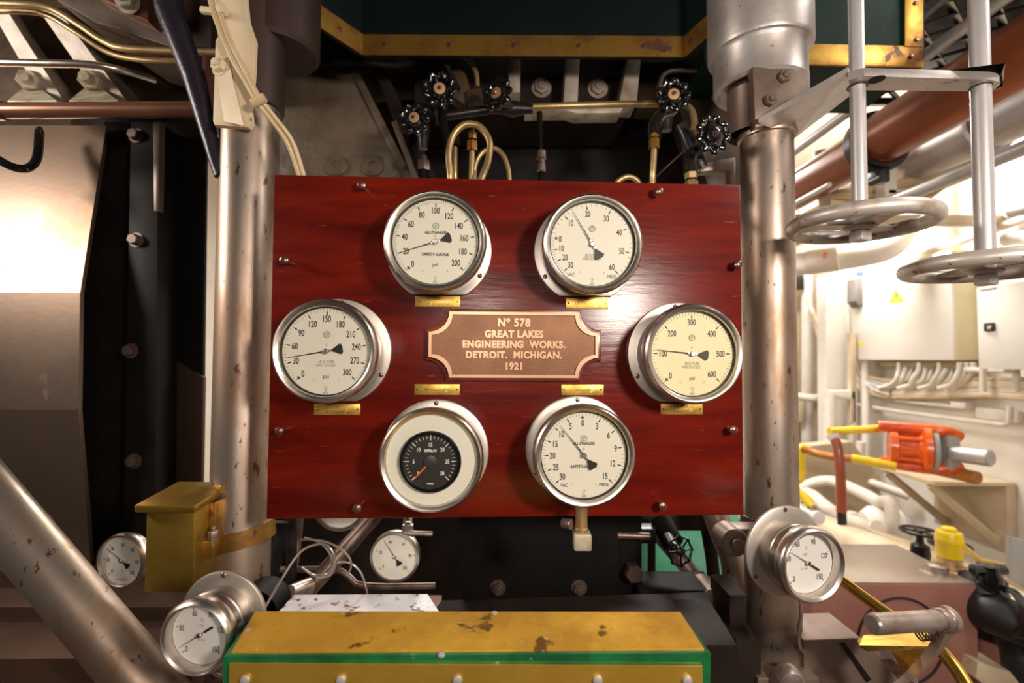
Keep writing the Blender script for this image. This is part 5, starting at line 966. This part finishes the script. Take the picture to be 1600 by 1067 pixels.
pipe('cross_shaft', [(940, 835, 1.16), (1015, 838, 1.16)], .008, 'bolt', 'short level shaft right of the dark front plate', 'shaft', k=0)
# struts and rods below the board, left
pipe('strut_tube', [(600, 790, 1.2), (470, 935, 1.1)], .019, 'bolt', 'brown-grey tube slanting down below the board left of the 0 to 100 dial', 'strut', k=0, n=20)
pipe('strut_tube', [(456, 800, 1.15), (455, 930, 1.12)], .012, 'dark_brown', 'upright dark tube below the board near the left column', 'strut', k=0)
pipe('strut_tube', [(470, 800, 1.2), (462, 870, 1.18), (452, 925, 1.15)], .009, 'bolt', 'thin bent tube beside the upright dark tube', 'strut')
pipe('level_tube', [(420, 890, 1.14), (520, 890, 1.14), (545, 900, 1.14), (570, 915, 1.14), (680, 915, 1.14)], .007, 'bolt', 'thin kinked level tube below the wire coil', 'tube', k=3)
pipe('leaning_bar', [(432, 815, 1.1), (420, 880, 1.08), (405, 930, 1.05)], .026, 'blackish', 'broad black arm leaning beside the left column', 'arm', k=0)
b = MB(); c = at(420, 935, .98); b.lathe(c, (0, -1, 0), [(.045, .06), (.045, 0), (.04, -.005), (0, -.005)], 28); tag(b.build('round_housing', 'blackish'), 'round dark housing behind the bottom left thermometer flange', 'housing')
b = MB(); b.rod(at(452, 928, 1.05), at(484, 915, 1.1), .018, 20); tag(b.build('tube_socket', 'bare_cast'), 'bright socket at the foot of the slanting tube', 'socket')
t = thing('hidden_dial', 'pale dial half hidden behind the bottom edge of the board', 'gauge', loc=at(527, 812, 1.05))
b = MB(); b.lathe(at(530, 786, 1.0), (0, -1, 0), [(.055, -.03), (.058, 0), (.055, .004), (.050, .004), (.049, -.002)], 40); b.build('bezel', 'case', t)
b = MB(); b.lathe(at(530, 786, 1.0), (0, -1, 0), [(.0495, -.001), (0, -.001)], 40); b.build('dial_face', 'dial', t)
for i, (pts, lb) in enumerate([
    ([(411, 955, .85), (440, 905, .9), (470, 862, .93), (500, 850, .95), (517, 858, .95), (522, 878, .95), (512, 896, .95), (490, 899, .95), (474, 888, .95)], 'wire running from the coil down towards the brass cover'),
    ([(476, 840, .97), (500, 848, .96), (516, 866, .955), (518, 886, .955), (505, 900, .955), (486, 896, .955), (472, 886, .955)], 'inner turn of the bright wire coil below the board'),
    ([(470, 843, .98), (503, 845, .97), (530, 856, .96), (546, 872, .96), (548, 888, .96), (540, 898, .96)], 'outer loose end of the wire coil'),
    ([(522, 884, .97), (530, 878, .97), (548, 880, .97), (562, 892, .97), (570, 910, .97), (574, 928, .97)], 'wire arching from the coil to the chipped white plate'),
    ([(500, 848, .965), (518, 860, .96), (524, 882, .96), (514, 899, .96), (494, 902, .96)], 'outer turn of the bright wire coil below the board')]):
    pipe('capillary', pts, .0022, 'wire', lb, 'wire', k=6, n=8)
b = MB(); b.lathe(at(527, 868, 1.0), (0, -1, 0), [(0, 0), (.01, 0), (.01, .01), (0, .01)], 10)
# right lower background
b = MB(); c = at(1075, 865, 2.0); b.lathe(c + V((0, .3, 0)), (0, -1, 0), [(0, 0), (.24, 0), (.24, .35), (.20, .40), (.10, .42), (0, .42)], 32); b.box((c.x, c.y + .2, c.z * .5 - .1), (.3, .25, c.z - .2)); tag(b.build('green_machine', 'green_machine'), 'pale green machine glimpsed behind the black handwheel', 'machine')
b = MB(); b.slab([(1000, 840), (1020, 840), (1020, 905), (1000, 905)], 1.9, .1, .004); tag(b.build('green_block', 'green_machine'), 'green block seen through the gap right of the large dark bolt', 'block')
b = MB(); b.slab([(985, 800), (1120, 800), (1120, 830), (985, 830)], 1.35, .05, .004); tag(b.build('dark_crossbeam', 'black'), 'black crossbeam behind the board bottom right corner', 'beam')
pipe('slanting_tube', [(1015, 818, 1.4), (1060, 870, 1.35), (1110, 930, 1.3)], .022, 'plate_brown', 'brown slanting tube behind the black handwheel', 'tube', k=0, n=18)
pipe('slanting_tube', [(1032, 812, 1.25), (1052, 850, 1.2)], .026, 'blackish', 'short thick black tube leading to the black handwheel', 'tube', k=0, n=18)
pipe('upright_tube', [(1018, 820, 1.27), (1018, 925, 1.27)], .010, 'dark_brown', 'thin upright dark tube beside the green block', 'tube', k=0)
b = MB(); b.slab([(1002, 826), (1026, 826), (1026, 850), (1002, 850)], 1.22, .04, .004); tag(b.build('pipe_tee', 'black'), 'black pipe tee above the thin upright tube', 'fitting')
pipe('slanting_tube', [(1100, 800, 1.3), (1112, 870, 1.28), (1118, 930, 1.26)], .016, 'dark_brown', 'dark leaning tube right of the green machine', 'tube', k=0, n=16)
pipe('column_tube', [(1112, 790, 1.24), (1130, 835, 1.22), (1147, 885, 1.2), (1150, 975, 1.18)], .030, 'column', 'bent steel tube beside the lower right column', 'tube', n=24)
pipe('column_tube', [(1146, 820, 1.32), (1160, 890, 1.3), (1165, 975, 1.28)], .022, 'plate_brown', 'brown tube close behind the lower right column', 'tube', k=0)
b = MB(); b.box(at(1132, 812, 1.4), (.06, .05, .05), None, .005); tag(b.build('green_fitting', 'green_machine'), 'small green fitting just below the board corner', 'fitting')
b = MB(); b.box(at(1050, 918, 1.6) - V((0, 0, .40)), (.04, .04, .80)); b.box(at(1050, 918, 1.6), (.07, .05, .04), Matrix.Rotation(.5, 3, 'Y'), .01); b.box(at(1062, 908, 1.6), (.05, .05, .04), Matrix.Rotation(-.4, 3, 'Y'), .01); tag(b.build('white_fitting', 'white_pipe'), 'white fitting lying below the green machine', 'fitting')
t = thing('column_bracket', 'dark bracket with a round boss and bolt clamped to the lower right column', 'bracket', loc=at(1150, 870, 1.0))
b = MB(); c = at(1149, 848, 1.0); b.lathe(c, (0, -1, 0), [(.028, -.05), (.028, 0), (.025, .003), (0, .003)], 28); b.box(c + V((.03, .03, 0)), (.07, .05, .052), None, .004); b.build('clamp_arm', 'plate_brown', t)
b = MB(); b.hexbolt(c + V((-.0, -.003, 0)), (0, -1, 0), .0135, .010, .2, tip=False, washer=False); b.build('hex_bolt', 'bolt', t)
b = MB(); b.lathe((RC.x, RC.y, c.z - .028), (0, 0, 1), [(.058, 0), (.063, 0), (.063, .055), (.058, .055)], 40); b.build('band', 'plate_brown', t)
b = MB(); b.box(V((RC.x + .03, RC.y - .085, at(1240, 868, 1.0).z)), (.07, .06, .06), None, .004); tag(b.build('thermometer_bracket', 'bolt'), 'block fixing the flanged thermometer to the right column', 'bracket')
# open black handwheel
o = at(1063, 861, 1.12); n = V((.35, -1, .1)).normalized(); x, y, z = basis(n); r = .034
t = thing('open_handwheel', 'small open-spoked black handwheel below the board at right', 'handwheel', loc=o)
b = MB(); pts = []
for k in range(8):
    q = 2 * PI * k / 8; pts.append(o + (x * math.cos(q) + y * math.sin(q)) * r); q += PI / 8; pts.append(o + (x * math.cos(q) + y * math.sin(q)) * r * .86)
b.tube(pts, .0026, 8, closed=True); b.build('rim', 'black_gloss', t)
for k in range(8):
    q = 2 * PI * k / 8; d = x * math.cos(q) + y * math.sin(q); b = MB(); b.tube([o + d * r * .3, o + d * r * .98], .0022, 6); b.build('spoke', 'black_gloss', t)
b = MB(); b.lathe(o - n * .02, n, [(0, 0), (.008, 0), (.011, .012), (.011, .024), (.006, .028), (0, .028)], 14); b.build('hub', 'black', t)
b = MB(); b.tube([o - n * .02, at(1044, 838, 1.2)], .012, 12); b.build('stem', 'black', t)
# brass rail, crank and shield, lower right
pipe('brass_rail', [(1290, 888, 1.1), (1330, 918, 1.05), (1400, 968, .98), (1450, 1000, .93), (1482, 1030, .89), (1512, 1075, .85), (1525, 1120, .82)], .0115, 'brass_bright', 'polished brass handrail tube curving down at the lower right', 'rail', n=20)
ck = thing('crank_handle', 'bare steel crank handle in front of the brass handrail', 'handle', loc=at(1430, 1060, .8))
ha, hb = at(1362, 975, .76), at(1474, 968, .80)
b = MB(); b.rod(ha, hb, .0152, 30, .003); b.build('grip', 'bare_cast', ck)
dax = (hb - ha).normalized()
b = MB(); b.lathe(hb - dax * .012, dax, [(0, 0), (.0165, 0), (.0175, .004), (.0175, .014), (.0205, .015), (.0205, .024), (.017, .026), (0, .026)], 32); b.build('end_boss', 'bare_cast', ck)
b = MB(); e0 = at(1484, 975, .815); e1 = at(1462, 1015, .82); e2 = at(1428, 1052, .82); e3 = at(1404, 1072, .82)
P = cr([e0, e1, e2, e3], 5)
for a, c in zip(P, P[1:]): pass
V8 = []
for p in P: V8 += [p + V((-.010, -.006, -.008)), p + V((.011, -.006, .008)), p + V((.011, .010, .008)), p + V((-.010, .010, -.008))]
F8 = [(i * 4 + j, i * 4 + (j + 1) % 4, (i + 1) * 4 + (j + 1) % 4, (i + 1) * 4 + j) for i in range(len(P) - 1) for j in range(4)] + [(0, 1, 2, 3), tuple((len(P) - 1) * 4 + j for j in (3, 2, 1, 0))]
b.add(V8, F8); b.build('crank_arm', 'plate_brown', ck)
b = MB(); 
for k in range(5): b.tube([at(1438 + k * 5, 988 - k * .6, .83) + V((.0, .012 * math.cos(q_ * PI / 8), .012 * math.sin(q_ * PI / 8))) for q_ in range(16)], .0016, 6, closed=True)
b.build('spring', 'dark_bolt', ck)
sd = thing('brass_shield', 'folded polished brass guard under the crank handle', 'guard', loc=at(1400, 1010, .86))
q = [at(1340, 1000, .83), at(1350, 992, .85), at(1450, 988, .88), at(1462, 1010, .85), at(1355, 1016, .82), at(1343, 1008, .82)]
b = MB(); v = q + [p + V((0, 0, -.002)) for p in q]; n_ = len(q); b.add(v, [tuple(range(n_)), tuple(reversed(range(n_, 2 * n_)))] + [(i, i + n_, (i + 1) % n_ + n_, (i + 1) % n_) for i in range(n_)]); b.build('top_fold', 'brass_bright', sd, smooth=False)
q = [at(1395, 1016, .84), at(1462, 1012, .855), at(1430, 1050, .85), at(1412, 1054, .85)]; b = MB(); prismq(b, q, V((0, .003, 0))); b.build('lower_fold', 'brass_bright', sd, smooth=False)
b = MB(); b.tube([at(1385, 1022, .87), at(1425, 1067, .87)], .014, 4); tag(b.build('dark_bar', 'bolt'), 'dark square bar slanting under the brass guard', 'bar')
sp = thing('slotted_plate', 'brushed steel plate with a slot at the foot of the right column', 'plate', loc=at(1320, 1067, 1.0))
b = MB(); b.slab([(1256, 1000), (1345, 997), (1392, 1040), (1420, 1120), (1256, 1120)], 1.02, .1, .003); b.build('plate', 'plate_brown', sp)
b = MB(); b.slab([(1312, 1004), (1320, 1004), (1362, 1062), (1354, 1066)], 1.018, .003); b.build('slot', 'black', sp)
b = MB(); b.slab([(1230, 905), (1300, 905), (1300, 1000), (1230, 1000)], 1.75, .1, .004); tag(b.build('grey_green_locker', 'grey_paint'), 'grey-green panel between the right column and the pink tank front', 'panel')
b = MB(); b.slab([(1150, 1000), (1190, 1000), (1190, 1120), (1150, 1120)], 1.0, .12, .003); b.slab([(1140, 930), (1168, 930), (1168, 1120), (1140, 1120)], 1.05, .1, .004); tag(b.build('column_pedestal', 'dark_brown'), 'dark pedestal plates left of the right column foot', 'pedestal')
